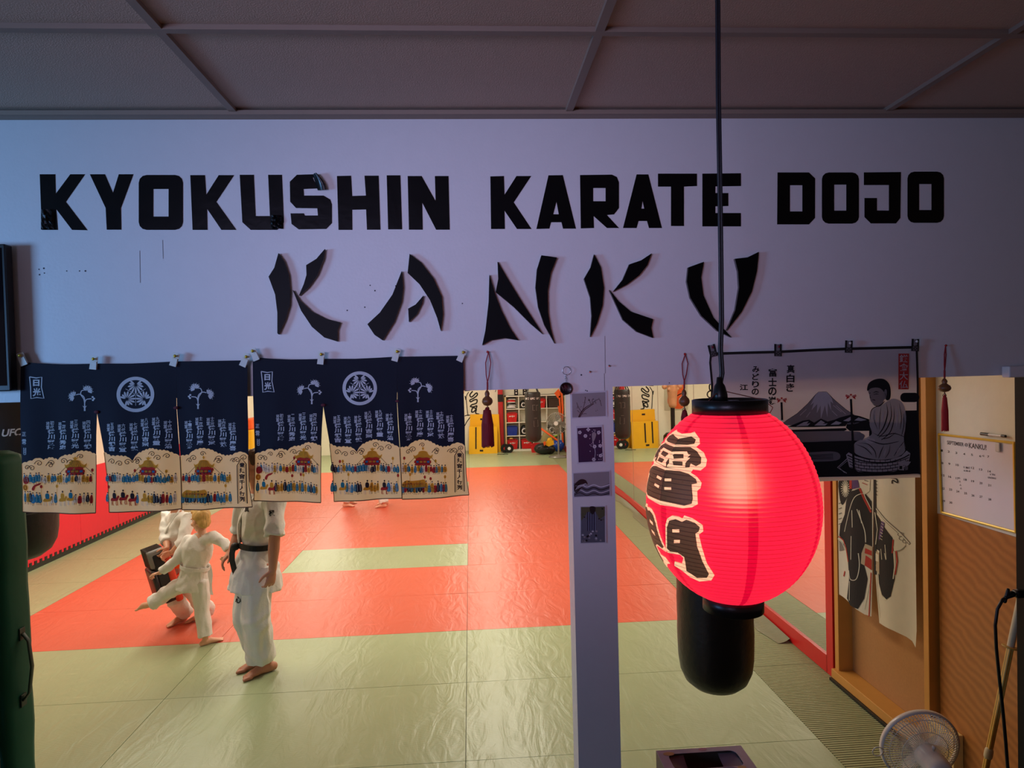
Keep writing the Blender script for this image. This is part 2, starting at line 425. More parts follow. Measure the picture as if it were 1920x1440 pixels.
# right jamb of the lobby opening
JX = P(1904, 900, y=.13).x
bm = B(); bxx(bm, (JX, -.02, 0), (JX+.2, .13, ZH+.02)); bxx(bm, (JX+.2, .0, 0), (3.4, .13, ZH))
struct(obj('trim_3', bm, mat('dark_jamb', rgb(9, 8, 8), .6, spec=.2)))
bm = B(); bxx(bm, P(1893, 708, y=-.05), P(1990, 684, y=-.01), bev=.004)
tag(obj('junction_box', bm, WHITE), 'small white box on the wall at the top of the black jamb', 'box')

# ------------------------------------------------------------------ lettering on the header
A = plane_y(-.0012, 40, 300, 3); Bq = plane_y(-.0012, 480, 300, 3); Cq = plane_y(-.0012, 1080, 300, 2.6667)
def ch(pts, c=26): return pts
def oct_(x0, y0, x1, y1, r): return rrect(x0, y0, x1, y1, r, 3)
LET = [
 ('K', 'first letter K of KYOKUSHIN, black vinyl wrinkled at its foot', A, [(103,80),(190,80),(193,190),(275,80),(358,80),(250,235),(372,395),(285,393),(195,275),(205,393),(115,393)], []),
 ('Y', 'letter Y of KYOKUSHIN, black vinyl between the wrinkled K and an O', A, [(385,80),(470,80),(515,185),(548,80),(630,80),(560,270),(562,392),(480,392),(474,270)], []),
 ('O', 'letter O of KYOKUSHIN, black vinyl with a crease on its right side', A, oct_(660,84,909,393,44), [rect(742,163,828,318)]),
 ('K', 'second letter K of KYOKUSHIN, black vinyl before the U', A, [(950,85),(1033,85),(1040,195),(1110,85),(1197,85),(1097,235),(1210,393),(1125,393),(1045,275),(1047,393),(963,393)], []),
 ('U', 'letter U of KYOKUSHIN, black vinyl with a peeling corner', A, [(1228,83),(1308,83),(1318,315),(1398,315),(1388,83),(1466,83),(1477,350),(1440,393),(1290,393),(1243,350)], []),
 ('S', 'letter S of KYOKUSHIN, black vinyl with its top end curling off the wall', A, [(1510,122),(1550,83),(1650,80),(1668,90),(1640,100),(1668,160),(1588,163),(1590,200),(1700,200),(1738,222),(1747,250),(1747,355),(1715,388),(1560,390),(1520,360),(1514,300),(1590,300),(1595,312),(1668,312),(1665,272),(1545,270),(1512,235)], []),
 ('H', 'letter H of KYOKUSHIN, black vinyl after the peeling S', Bq, [(455,90),(535,88),(541,202),(618,200),(610,88),(690,88),(700,392),(624,392),(619,278),(541,280),(542,393),(464,393)], []),
 ('I', 'letter I of KYOKUSHIN, plain black vinyl bar', Bq, [(735,86),(812,86),(822,390),(743,390)], []),
 ('N', 'last letter N of KYOKUSHIN, black vinyl', Bq, [(853,90),(932,90),(1010,230),(1006,90),(1083,90),(1090,392),(1013,392),(935,240),(938,392),(860,392)], []),
 ('K', 'letter K that begins KARATE, black vinyl', Bq, [(1318,92),(1395,90),(1398,195),(1465,90),(1548,90),(1450,238),(1550,388),(1468,388),(1398,285),(1400,388),(1322,388)], []),
 ('A', 'first letter A of KARATE, black vinyl between K and R', Bq, [(1645,86),(1726,85),(1800,386),(1727,386),(1718,350),(1660,350),(1650,386),(1577,388)], [[(1690,235),(1672,305),(1703,305)]]),
 ('R', 'letter R of KARATE, black vinyl', Cq, [(20,75),(180,73),(205,85),(215,112),(215,240),(190,272),(155,275),(215,340),(155,340),(88,280),(90,340),(24,342)], [rect(86,140,148,206)]),
 ('A', 'second letter A of KARATE, black vinyl between R and T', Cq, [(303,72),(362,72),(430,340),(365,340),(355,305),(313,305),(303,340),(235,340)], [[(333,205),(327,243),(341,243)]]),
 ('T', 'letter T of KARATE, black vinyl', Cq, [(410,68),(605,68),(605,130),(540,133),(540,330),(475,330),(475,133),(410,133)], []),
 ('E', 'letter E that ends KARATE, black vinyl partly behind the lantern cord', Cq, [(632,68),(825,66),(825,130),(697,132),(697,165),(762,165),(762,230),(697,232),(697,265),(825,265),(825,332),(632,332)], []),
 ('D', 'letter D that begins DOJO, black vinyl', Cq, [(1008,62),(1165,62),(1196,92),(1195,290),(1165,322),(1006,322)], [rect(1070,126,1132,257)]),
 ('O', 'first letter O of DOJO, black vinyl between D and J', Cq, oct_(1230,62,1415,318,34), [rect(1291,123,1352,253)]),
 ('J', 'letter J of DOJO, black vinyl', Cq, [(1440,62),(1625,60),(1622,290),(1600,317),(1475,317),(1443,285),(1443,190),(1505,190),(1505,252),(1565,253),(1565,125),(1440,125)], []),
 ('O', 'last letter O of DOJO, black vinyl at the right end of the line', Cq, oct_(1658,58,1840,314,34), [rect(1716,120,1778,250)]),
]
for c, lab, mp, pts, hol in LET:
    bm = B(); poly(bm, pts, mp, 0, hol, (0, .0011, 0))
    o = tag(obj('vinyl_letter', bm, VINYL), lab, 'wall letter', 'letters of the top line')
    if c == 'S':                                               # loose end of the S standing off the wall
        bm = B(); f = [(1650, 84), (1690, 96), (1712, 130), (1718, 172), (1665, 178), (1655, 155), (1638, 100)]
        prev = None
        for i in range(7):
            t = i/6; a = Vector((1640+28*t, 86+86*t)); b = Vector((1668+52*math.sin(t*1.6), 82+92*t))
            row = [bm.verts.new(mp(*(a+(b-a)*k/6))+Vector((0, -.002-.022*math.sin(k/6*1.9)*(1-.3*t), 0))) for k in range(7)]
            if prev:
                for k in range(6): bm.faces.new((prev[k], prev[k+1], row[k+1], row[k]))
            prev = row
        flat('peeling_end', bm, VINYL, o, True)
    if (c == 'K' and 'wrinkled' in lab) or c == 'U':            # crumpled shiny corner
        bm = B(); q = (112, 280, 190, 392) if c == 'K' else (1404, 312, 1474, 388); random.seed(5); prev = None
        for i in range(8):
            row = [bm.verts.new(mp(q[0]+(q[2]-q[0])*k/7, q[1]+(q[3]-q[1])*i/7)+Vector((0, -.002-.009*random.random()*(0 < k < 7), 0))) for k in range(8)]
            if prev:
                for k in range(7): bm.faces.new((prev[k], prev[k+1], row[k+1], row[k]))
            prev = row
        flat('wrinkle', bm, VINYL, o)
KAN = [
 ('letter K that begins KANKU, black raised brush-style strokes', Bq, [
  [(133,528),(165,575),(190,650),(198,740),(195,820),(170,900),(133,982),(127,975),(127,860),(115,760),(78,660),(110,610)],
  [(392,505),(385,560),(350,650),(300,720),(248,765),(275,700),(290,650),(288,595),(345,560)],
  [(213,735),(250,790),(320,855),(400,895),(478,915),(462,960),(462,1022),(390,1000),(320,940),(260,850)]]),
 ('letter A of KANKU, black raised brush-style strokes', Bq, [
  [(822,628),(830,720),(820,800),(780,910),(715,1015),(670,985),(630,925),(700,860),(770,760)],
  [(866,532),(930,580),(1000,670),(1045,770),(1052,870),(1040,962),(1020,890),(980,790),(920,700),(855,638)],
  [(943,765),(935,810),(905,870),(862,912),(858,838),(900,815)]]),
 ('letter N in the middle of KANKU, black raised brush-style strokes', Bq, [
  [(1312,648),(1345,760),(1380,850),(1430,950),(1475,1015),(1400,1003),(1320,1015),(1272,1042),(1290,960),(1308,800)],
  [(1358,575),(1420,680),(1500,810),(1610,980),(1540,920),(1450,830),(1348,745),(1362,670)],
  [(1603,540),(1690,552),(1655,640),(1638,740),(1640,860),(1655,950),(1677,1032),(1620,930),(1585,830),(1570,720),(1578,620)]]),
 ('second letter K of KANKU, black raised brush-style strokes between N and U', Cq, [
  [(87,475),(120,540),(135,640),(128,730),(100,820),(68,885),(75,780),(68,690),(37,597),(70,540)],
  [(373,470),(350,530),(310,580),(250,625),(182,660),(230,600),(262,525),(320,505)],
  [(163,652),(210,710),(270,760),(380,797),(370,840),(380,890),(300,860),(230,800)]]),
 ('last letter U of KANKU, black raised brush-style strokes behind the lantern cord', Cq, [
  [(555,540),(632,512),(618,590),(630,680),(680,790),(770,888),(700,855),(620,780),(565,690),(548,610)],
  [(787,497),(850,490),(905,463),(895,560),(870,660),(820,760),(748,852),(790,750),(808,640),(803,560)]]),
]
GREYED = mat('foam_edge', rgb(105, 95, 92), .7)
for lab, mp0, strokes in KAN:
    d = Vector((0, -.016, 0)); mp = (lambda m: (lambda x, y: m(x, y)+Vector((0, -.017, 0))))(mp0)
    cx = sum(p[0] for s in strokes for p in s)/sum(len(s) for s in strokes)
    o = thing('raised_letter', lab, 'wall letter', mp0(cx, 900), 'raised letters')
    for s in strokes:
        bm = B(); poly(bm, s, mp, 0, (), (0, .004, 0))
        q = obj('stroke', bm, ACRYL, o)
        bm = B(); poly(bm, s, (lambda m: (lambda x, y: m(x, y)+Vector((0, .0042, 0))))(mp), 0, (), (0, .0125, 0))
        obj('stroke_backing', bm, GREYED, q)

# ------------------------------------------------------------------ television, clips, charms on the header
o = thing('television', 'edge of a black wall-mounted television at the left', 'television', P(0, 600, y=-.05))
bm = B()
a, b, c, d_ = P(23, 461, y=-.015), P(23, 733, y=-.03), P(-560, 470, y=-.04), P(-560, 780, y=-.04)
bxx(bm, (c.x, -.055, b.z), (a.x, -.015, a.z), bev=.004); obj('casing', bm, BLACK, o)
bm = B(); bxx(bm, (c.x+.02, -.0562, b.z+.02), (a.x-.012, -.0545, a.z-.014)); obj('screen', bm, mat('tv_glass', rgb(12, 14, 20), .06), o)
bm = B(); bxx(bm, (c.x+.1, -.015, b.z+.2), (a.x-.1, -.002, a.z-.2)); obj('wall_bracket', bm, BLACK, o)

def pin(bm, p, mi=0, r=.0035):
    lathe(bm, Vector(p)+Vector((0, 0, 0)), [(r*.3, .0), (r*.35, .004), (r*.8, .005), (r, .0085), (r*.7, .011), (.0002, .0115)], 10, mi, (0, -1, 0))
GOURD = mat('gourd', rgb(122, 76, 40), .4, vary=.2, scale=60); CORDR = mat('red_cord', rgb(150, 22, 34), .6); TASS = mat('red_tassel', rgb(132, 16, 26), .7)
BRIGHT = mat('bright_tassel', rgb(190, 24, 26), .6); BEIGE = mat('brown_cord', rgb(110, 66, 48), .7)
def charm(lab, px, top, g0, g1, t0, t1, gw, tw, tm, wide):
    """gourd charm on a loop of cord; photo rows top (pin), g0..g1 (gourd), t0..t1 (tassel)"""
    y = -.03; pp = P(px, top, y=-.004); o = thing('gourd_charm', lab, 'charm', P(px, g1, y=y), 'gourd charms on the header')
    u = (P(px+1, g0, y=y)-P(px, g0, y=y)).length
    bm = B(); a = P(px+2, top, y=-.012); b = P(px, g0-13, y=y)
    s = Vector((.006*wide, 0, 0)); m1 = a.lerp(b, .35)
    tube(bm, [a, m1-s*1.6, a.lerp(b, .75)-s, b], .0022, 6); tube(bm, [a, m1+s*1.6, a.lerp(b, .75)+s, b], .0022, 6)
    tube(bm, [b, P(px, g0, y=y)], .0035, 8)
    obj('cord_loop', bm, CORDR, o)
    bm = B(); pin(bm, pp, 0, .005); obj('push_pin', bm, mat('red_pin', rgb(180, 30, 30), .3), o)
    bm = B(); h = P(px, g0, y=y).z-P(px, g1, y=y).z; r = gw/2*u; pb = P(px, g1, y=y)
    lathe(bm, pb, [(r*.2, 0), (r*.65, h*.05), (r*.95, h*.18), (r, h*.30), (r*.86, h*.43), (r*.5, h*.54), (r*.36, h*.60), (r*.45, h*.70), (r*.44, h*.78), (r*.28, h*.89), (r*.12, h*.95), (r*.09, h)], 24)
    obj('gourd', bm, GOURD, o, True)
    bm = B(); tube(bm, [pb, P(px+1, t0, y=y)], .002, 6); torus(bm, P(px, (g1+t0)/2+4, y=y), (0, 1, 0), .007, .0012, 16, 5)
    q = obj('knot', bm, BEIGE, o)
    bm = B(); tt = P(px+1, t0, y=y); tb = P(px+1, t1, y=y); hh = tt.z-tb.z; rr = tw/2*u
    lathe(bm, tb, [(rr*.95, 0), (rr, .02*hh), (rr*.9, hh*.6), (rr*.72, hh*.82), (rr*.45, hh*.93), (rr*.25, hh)], 16)
    n0 = random.Random(3)
    for k in range(26):
        a = k*2*math.pi/26; e = Vector((math.cos(a), math.sin(a)*.9, 0))
        tube(bm, [tb+e*rr*1.0+Vector((0, 0, -.006*n0.random())), tb+e*rr*.93+Vector((0, 0, hh*.55)), tb+e*rr*.55+Vector((0, 0, hh*.92))], rr*.11, 5)
    obj('tassel', bm, tm, o, True)
charm('gourd charm with a wide dark red tassel, hanging right of the blue curtains', 914, 660, 730, 761, 764, 835, 20.5, 22, TASS, 1.0)
charm('gourd charm on a red cord just left of the lantern top', 1283, 664, 728, 762, 768, 800, 20, 13, TASS, 1.2)
charm('gourd charm with a thin bright red tassel above the whiteboard', 1771, 648, 708, 735, 740, 806, 21, 11, BRIGHT, .35)
# key ring with a black disc
o = thing('key_ring', 'steel key ring with a black round fob at the top of the post', 'key ring', P(1063, 713, y=-.02))
bm = B(); torus(bm, P(1062, 695, y=-.008), (.15, 1, 0), .0155, .0013, 28, 6); obj('split_ring', bm, STEEL, o, True)
bm = B()
for k in range(4): torus(bm, P(1061.5, 704+k*3.4, y=-.012), ((1, 0, 0) if k % 2 else (0, 1, 0)), .0038, .0009, 12, 5)
obj('chain', bm, STEEL, o, True)
bm = B(); lathe(bm, P(1061, 728.5, y=-.004), [(.0225, 0), (.024, .002), (.024, .008), (.0225, .0095), (.0205, .0095), (.0195, .0088)], 36, 0, (0, -1, 0))
mp = plane_y(-.0136); torus(bm, P(1061, 728.5, y=-.0135), (0, 1, 0), .0215, .0012, 36, 6)
obj('fob', bm, mat('dark_fob', rgb(24, 14, 18), .3), o, True)
bm = B()
for k in range(9): line(bm, [(1052+k*2.2, 722+(k % 3)*3), (1055+k*1.9, 729+(k % 2)*4)], .8, mp)
obj('fob_engraving', bm, mat('fob_line', rgb(78, 62, 66), .4), o)
# two bare wall plugs and the nail holes
for i, (x, y, lab) in enumerate(((1105, 697, 'left of two screws in the header above the postcards'), (1141, 686, 'right of two screws in the header above the postcards'))):
    bm = B(); lathe(bm, P(x, y, y=0), [(.002, -.002), (.002, .010), (.0042, .011), (.004, .013), (.0005, .0135)], 12, 0, (0, -1, 0))
    tag(obj('wall_screw', bm, STEEL), lab, 'screw')
bm = B(); rn = random.Random(8)
for x, y in ((73,505),(82,503),(83,512),(74,515),(125,508),(149,508),(160,508),(694,535),(703,545),(742,536),(651,582),(684,576),(867,569),(1090,703),(1098,732),(1101,733),(1255,718)):
    poly(bm, circ(x, y, 1.1+rn.random()*.6, None, 8), plane_y(-.0006))
for x, y, l in ((262,470,60),(305,450,35),(1134,630,70),(1133,700,40)):
    line(bm, [(x, y), (x+1, y+l)], .7, plane_y(-.0006))
struct(flat('trim_4', bm, mat('nail_hole', rgb(70, 64, 74), .9)))

# ------------------------------------------------------------------ the two blue split curtains
def cloth(name, col, tr, em=0, **k): return mat(name, col, .85, trans=tr, vary=.05, bump=.12, bscale=700, **k)
NAVY = cloth('navy_cloth', rgb(11, 13, 34), .08); CREAMC = cloth('cream_cloth', rgb(234, 217, 174), .6)
INKW = cloth('white_print', rgb(226, 226, 232), .25); INKD = cloth('dark_brown_print', rgb(46, 28, 30), .2)
TEAL = cloth('teal_print', rgb(38, 126, 150), .35); INKR = cloth('red_print', rgb(186, 44, 34), .35); OCHRE = cloth('ochre_print', rgb(222, 164, 44), .4)
BLUEP = cloth('blue_print', rgb(56, 138, 178), .35); FLESH = cloth('pale_print', rgb(240, 226, 200), .4); BROWN = cloth('hem', rgb(96, 66, 40), .3)
PAPER = mat('folded_paper', rgb(226, 228, 220), .7, bump=.05); GOLD = mat('brass_pin', rgb(214, 180, 60), .3, .6)
CLOUD1 = [(146,850),(185,838),(225,826),(262,808),(300,822),(345,806),(395,822),(435,792),(492,786),(545,760),(600,764),(652,788)]
CLOUD2 = [(712,770),(765,796),(830,794),(880,800),(915,832),(948,782),(1000,755),(1050,740),(1100,752),(1150,756),(1200,778),(1240,800)]
CLOUD3 = [(1242,798),(1300,790),(1340,756),(1400,740),(1460,750),(1510,778),(1560,795),(1612,788),(1650,768),(1690,765),(1728,790)]
def scallop(pts, n=5):
    o = []
    for (x0, y0), (x1, y1) in zip(pts, pts[1:]):
        k = max(1, round(abs(x1-x0)/28))
        for i in range(k):
            ax, ay = x0+(x1-x0)*i/k, y0+(y1-y0)*i/k; bx, by = x0+(x1-x0)*(i+1)/k, y0+(y1-y0)*(i+1)/k
            for j in range(n):
                t = j/n; o.append((ax+(bx-ax)*t, ay+(by-ay)*t-7*math.sin(math.pi*t)))
    o.append(pts[-1])
    return o
def curl(x, y, s, d=1):
    return spl([(x-14*d*s, y+3*s), (x-8*d*s, y-6*s), (x+2*d*s, y-9*s), (x+10*d*s, y-2*s), (x+6*d*s, y+6*s), (x-2*d*s, y+5*s), (x-2*d*s, y-1*s), (x+3*d*s, y-1*s)], 4)
NAMES = [('初代','徳川家康',340,542),('二代','徳川秀忠',424,545),('三代','徳川家光',508,535),('四代','徳川家綱',590,540),
         ('五代','徳川綱吉',765,556),('六代','徳川家宣',843,560),('七代','徳川家継',923,552),('八代','徳川吉宗',1000,522),('九代','徳川家重',1080,512),('十代','徳川家治',1160,536),
         ('十一代','徳川家斉',1300,537),('十二代','徳川家慶',1380,512),('十三代','徳川家定',1460,513),('十四代','徳川家茂',1538,525),('十五代','徳川慶喜',1612,550)]
FLAT = flat
def make_noren(label, fx, seed):
    rn = random.Random(seed)
    Y = -.022; ph = seed*1.7
    def mp_off(off):
        def m(x, y):
            px, py = fx(440+x/4, 640+y/4); p = P(px, py, y=Y)
            return p+Vector((0, -off, 0))
        return m
    m0, m1, m2, m3 = mp_off(0), mp_off(.0012), mp_off(.0019), mp_off(.0026)
    zt_ = m0(930, 130).z
    def flat(name, bm, mats, par=None, smooth=False):
        refine(bm, .03)
        for v in bm.verts:
            k = min(1, max(0, (zt_-v.co.z)/.45)); v.co.y += .006*k*math.sin(v.co.x*41+ph)+.007*k*math.sin(v.co.x*18+v.co.z*6+ph)
        return FLAT(name, bm, mats, par, smooth)
    root = thing('noren_curtain', label, 'curtain', m0(930, 640), 'blue split curtains')
    panels = [
     ([(135,150),(175,121),(260,129),(420,136),(550,134),(665,131)], [(665,490),(656,640),(652,788)], [(651,1000),(652,1205)], [(400,1203),(142,1197)], [(146,1000),(146,850)], CLOUD1, [(140,600),(136,400)]),
     ([(665,131),(900,131),(1050,124),(1190,116),(1220,115)], [(1219,462),(1228,640),(1240,800)], [(1250,1000),(1256,1174)], [(1140,1182),(1000,1192),(747,1200)], [(738,1000),(712,770)], CLOUD2, [(690,640),(665,490)]),
     ([(1220,115),(1450,112),(1672,108),(1715,140)], [(1718,400),(1726,640),(1728,790)], [(1736,1000),(1757,1155)], [(1600,1166),(1400,1180),(1258,1181)], [(1252,1000),(1242,798)], CLOUD3, [(1232,640),(1221,462)]),
    ]
    for pi, (top, rs, rs2, bot, ls2, cl, ls) in enumerate(panels):
        sc = scallop(cl)
        bm = B()
        navy = top+rs+list(reversed(sc))[1:]+ls
        cream = sc+rs2+bot+ls2[:1]
        poly(bm, navy, m0, 0); poly(bm, cream, m0, 1)
        bmesh.ops.remove_doubles(bm, verts=bm.verts, dist=.0002)
        pn = flat('panel', bm, [NAVY, CREAMC], root, True)
        # hem
        bm = B()
        line(bm, [sc[-1]]+rs2, 5, m1); line(bm, [rs2[-1]]+bot, 7, m1); line(bm, [bot[-1]]+ls2, 5, m1); refine(bm, .05)
        flat('hem', bm, BROWN, pn)
        # cloud curls, dark lines along the cloud tops
        bm = B()
        for x, y in cl[1:-1:2]: line(bm, curl(x+6, y+36, 1.5+rn.random()*.6, 1 if rn.random() < .5 else -1), 4.5, m1)
        for x, y in cl[2:-1:3]: line(bm, curl(x-4, y+52, 1.9, 1), 4.5, m1)
        flat('cloud_lines', bm, INKD, pn)
        # columns of names
        bm = B()
        for g, nm, cx, y0 in NAMES:
            if not (top[0][0]-40 < cx < top[-1][0]): continue
            column(bm, '将軍', cx-15, y0+6, 24, 28, 1, m1, 0, .012)
            h = 62/len(g); column(bm, g, cx+13, y0, 26, h, 1, m1, 0, .012)
            column(bm, nm, cx+6+rn.random()*3, y0+62, 50, 33, 3, m1, 0, .032)
        flat('lettering', bm, INKW, pn)
        # procession: two rows of little robed figures
        bm = B(); x0 = cl[0][0]+22; x1 = cl[-1][0]-(14 if pi < 2 else 130)
        for row, (yb, hh) in enumerate(((985, 66), (1135, 82))):
            x = x0
            while x < x1:
                yy = yb+rn.uniform(-6, 6); h = hh*rn.uniform(.8, 1.1); wd = rn.uniform(15, 24); col = rn.choice([0, 0, 0, 0, 1, 2, 2, 3, 4, 5])
                horse = row == 1 and pi < 2 and rn.random() < .13 and x < x1-70
                if horse:
                    c = rn.choice([1, 2]); poly(bm, spl([(x, yy-22), (x+10, yy-40), (x+40, yy-40), (x+54, yy-58), (x+66, yy-50), (x+58, yy-34), (x+50, yy-20), (x+12, yy-16)], 3, True), m1, c)
                    for lx in (x+8, x+18, x+42, x+50): line(bm, [(lx, yy-20), (lx-4+rn.random()*8, yy+2), (lx+3, yy+14)], 4.5, m1, 4 if c == 2 else 1)
                    poly(bm, spl([(x+18, yy-40), (x+16, yy-70), (x+30, yy-78), (x+42, yy-66), (x+40, yy-38)], 3, True), m2, rn.choice([0, 5, 2])); poly(bm, circ(x+30, yy-88, 6, 8, 8), m2, 5)
                    x += 62; continue
                b_ = spl([(x-wd*.35, yy-h*.80), (x+wd*.3, yy-h*.82), (x+wd*.62, yy-h*.45), (x+wd*.5, yy-h*.12), (x-wd*.5, yy-h*.1), (x-wd*.66, yy-h*.45)], 3, True)
                poly(bm, b_, m1, col)
                line(bm, [(x-wd*.1, yy-h*.75), (x+rn.uniform(-5, 5), yy-h*.15)], 2.2, m2, 5 if col in (1, 2, 4) else 4)
                line(bm, [(x-wd*.5, yy-h*.5), (x+wd*.3, yy-h*.42)], 2.0, m2, 5)
                poly(bm, circ(x+rn.uniform(-3, 3), yy-h*.9, 5.5, 6.5, 8), m1, 4); poly(bm, circ(x+rn.uniform(-2, 2), yy-h*.97, 5.5, 4.5, 7), m2, 5)
                for s in (-4, 5): line(bm, [(x+s, yy-h*.12), (x+s+rn.uniform(-5, 5), yy+h*.12)], 2.4, m1, 5)
                if rn.random() < .12: line(bm, [(x+8, yy-h*.3), (x+10, yy-h*1.5)], 2.5, m2, 2); poly(bm, circ(x+10, yy-h*1.55, 9, 13, 8), m2, rn.choice([1, 2]))
                x += rn.uniform(17, 26)
        if pi == 2:                                            # golden creature carried in the lower row
            poly(bm, spl([(1262,1060),(1290,1040),(1330,1045),(1390,1040),(1420,1036),(1434,1060),(1424,1092),(1380,1100),(1300,1100),(1262,1092)], 3, True), m2, 2)
            for k in range(6): line(bm, [(1300+k*22, 1098), (1298+k*22, 1128), (1306+k*22, 1130)], 5, m2, 5)
            line(bm, [(1258,1094),(1340,1100),(1432,1094)], 4, m3, 0)
            for k in range(7): line(bm, curl(1285+k*20, 1068, .8, 1), 2, m3, 1)
        if pi == 0:                                            # red streamers and a parasol at the head of the parade
            poly(bm, spl([(160,950),(190,940),(205,975),(180,995),(158,985)], 3, True), m2, 1); poly(bm, spl([(222,1030),(240,1000),(285,985),(276,1000),(250,1012),(238,1040)], 3, True), m2, 1)
            poly(bm, circ(172, 1020, 20, 24, 14), m2, 2); torus_ = circ(172, 1020, 12, 14, 14); line(bm, torus_+torus_[:1], 4, m3, 1)
        flat('procession_print', bm, [TEAL, INKR, OCHRE, BLUEP, FLESH, INKD], pn)
        # festival shrine with a golden roof
        sx = (520, 1030, 1412)[pi]; sy = 800
        bm = B()
        poly(bm, [(sx-55,sy+68),(sx+55,sy+68),(sx+52,sy+92),(sx+62,sy+94),(sx+62,sy+112),(sx+54,sy+114),(sx+56,sy+130),(sx-58,sy+130),(sx-56,sy+114),(sx-66,sy+112),(sx-64,sy+94),(sx-54,sy+92)], m2, 1)
        poly(bm, spl([(sx-72,sy+48),(sx-60,sy+58),(sx-38,sy+46),(sx-30,sy+28),(sx,sy+20),(sx+30,sy+28),(sx+40,sy+46),(sx+58,sy+58),(sx+74,sy+46),(sx+62,sy+78),(sx+30,sy+70),(sx,sy+74),(sx-30,sy+70),(sx-60,sy+80)], 3, True), m3, 0)
        for k in range(-3, 4): line(bm, [(sx+k*6, sy+26), (sx+k*13, sy+68)], 2, m3, 2)
        if pi < 2: poly(bm, [(sx-4,sy+22),(sx-18,sy+2),(sx-6,sy+6),(sx+2,sy-6),(sx+6,sy+6),(sx+28,sy),(sx+10,sy+14),(sx+4,sy+22)], m3, 0)
        else: poly(bm, circ(sx, sy+4, 7, 12, 10), m3, 0)
        for k in (-40, -14, 14, 40): poly(bm, rect(sx+k-9, sy+96, sx+k+9, sy+110), m3, 3 if abs(k) > 20 else 0)
        line(bm, [(sx-58,sy+93),(sx+58,sy+93)], 3, m3, 2); line(bm, [(sx-58,sy+113),(sx+58,sy+113)], 3, m3, 2)
        line(bm, [(sx-58,sy+66),(sx-118,sy+128)], 3, m2, 2); line(bm, [(sx+58,sy+66),(sx+118,sy+128)], 3, m2, 2)
        flat('shrine_print', bm, [OCHRE, INKR, INKD, BLUEP], pn)
        if pi != 1:                                            # sprig of three leaves
            d = 1 if pi == 0 else -1; ox = 580 if pi == 0 else 1374; oy = 455 if pi == 0 else 440; bm = B()
            def leaf(cx, cy, r, a):
                for k in range(-3, 4):
                    t = R(a+k*24); L0 = r*(1.0-.06*abs(k)); c, s = math.cos(t), math.sin(t); nx, ny = -s, c; wd = r*.115
                    pts = [(.16, 0), (.55, .8), (.92, 1), (1.06, 0), (.92, -1), (.55, -.8)]
                    poly(bm, [(cx+c*L0*u+nx*wd*v-math.cos(R(a))*r*.45, cy+s*L0*u+ny*wd*v-math.sin(R(a))*r*.45) for u, v in pts], m1)
                    tt = R(a+k*24+12)
                    if k < 3: line(bm, [(cx+math.cos(tt)*r*(.2+.9*q)-math.cos(R(a))*r*.45, cy+math.sin(tt)*r*(.2+.9*q)-math.sin(R(a))*r*.45) for q in (0, .5, 1)], r*.05, m2)
            leaf(ox+26*d, oy-140, 44, -60 if d > 0 else -120); leaf(ox-84*d, oy-92, 44, 200 if d > 0 else -20)
            line(bm, spl([(ox, oy-34), (ox-2*d, oy-80), (ox-30*d, oy-104), (ox-58*d, oy-100)], 5), 6, m1)
            line(bm, spl([(ox, oy-34), (ox-6*d, oy-70), (ox-26*d, oy-104), (ox-18*d, oy-130), (ox+4*d, oy-134)], 5), 6, m1)
            line(bm, spl([(ox, oy-36), (ox+12*d, oy-66), (ox+48*d, oy-72)], 5), 6, m1)
            for q in ((56, -84), (58, -62), (66, -73)): poly(bm, circ(ox+q[0]*d, oy+q[1], 8, 7, 8), m1)
            poly(bm, [(ox-15, oy-22), (ox-4, oy-16), (ox+4, oy-16), (ox+15, oy-22), (ox+5, oy-6), (ox+6, oy+16), (ox-6, oy+16), (ox-5, oy-6)], m1); line(bm, [(ox, oy-10), (ox, oy-38)], 8, m1)
            flat('flower_sprig', bm, INKW, pn)
        else:                                                  # round crest of three leaves
            cx, cy = 938, 352; bm = B()
            poly(bm, circ(cx, cy, 130, 127, 48), m1, 0, [circ(cx, cy, 105, 103, 48)])
            for a in (-90, 30, 150):
                lx, ly = cx+math.cos(R(a))*52, cy+math.sin(R(a))*50
                for k in range(-5, 6):
                    t = R(a+180+k*25+ (0)); c, s = math.cos(t), math.sin(t); nx, ny = -s, c
                    bx, by = lx+math.cos(R(a))*20, ly+math.sin(R(a))*20; L0 = 64*(1-.05*abs(k)) if abs(k) < 4 else 44; wd = 6.8
                    poly(bm, [(bx+c*L0*u+nx*wd*v, by+s*L0*u+ny*wd*v) for u, v in ((.18, 0), (.5, .7), (.85, 1), (1.04, .2), (1.04, -.2), (.85, -1), (.5, -.7))], m1)
            for a in (90, 210, 330): line(bm, [(cx+math.cos(R(a))*t, cy+math.sin(R(a))*t) for t in (4, 40, 80)], 3, m1)
            flat('crest', bm, INKW, pn)
        if pi == 0:
            bm = B(); fr = [(200,226),(246,234),(284,228),(281,300),(298,380),(250,374),(212,382),(208,300)]
            line(bm, fr+fr[:1], 7, m1); put(bm, '日', 224, 246, 268, 292, m1, 0, .04); put(bm, '光', 222, 306, 276, 366, m1, 0, .04)
            put(bm, '正', 152, 622, 182, 650, m1, 0, .01); put(bm, '雲', 152, 672, 184, 712, m1, 0, .01)
            line(bm, rrect(164, 734, 182, 782, 4)+[(164+4, 734)], 3, m1); put(bm, '印', 167, 738, 179, 778, m1)
            flat('seal_print', bm, INKW, pn)
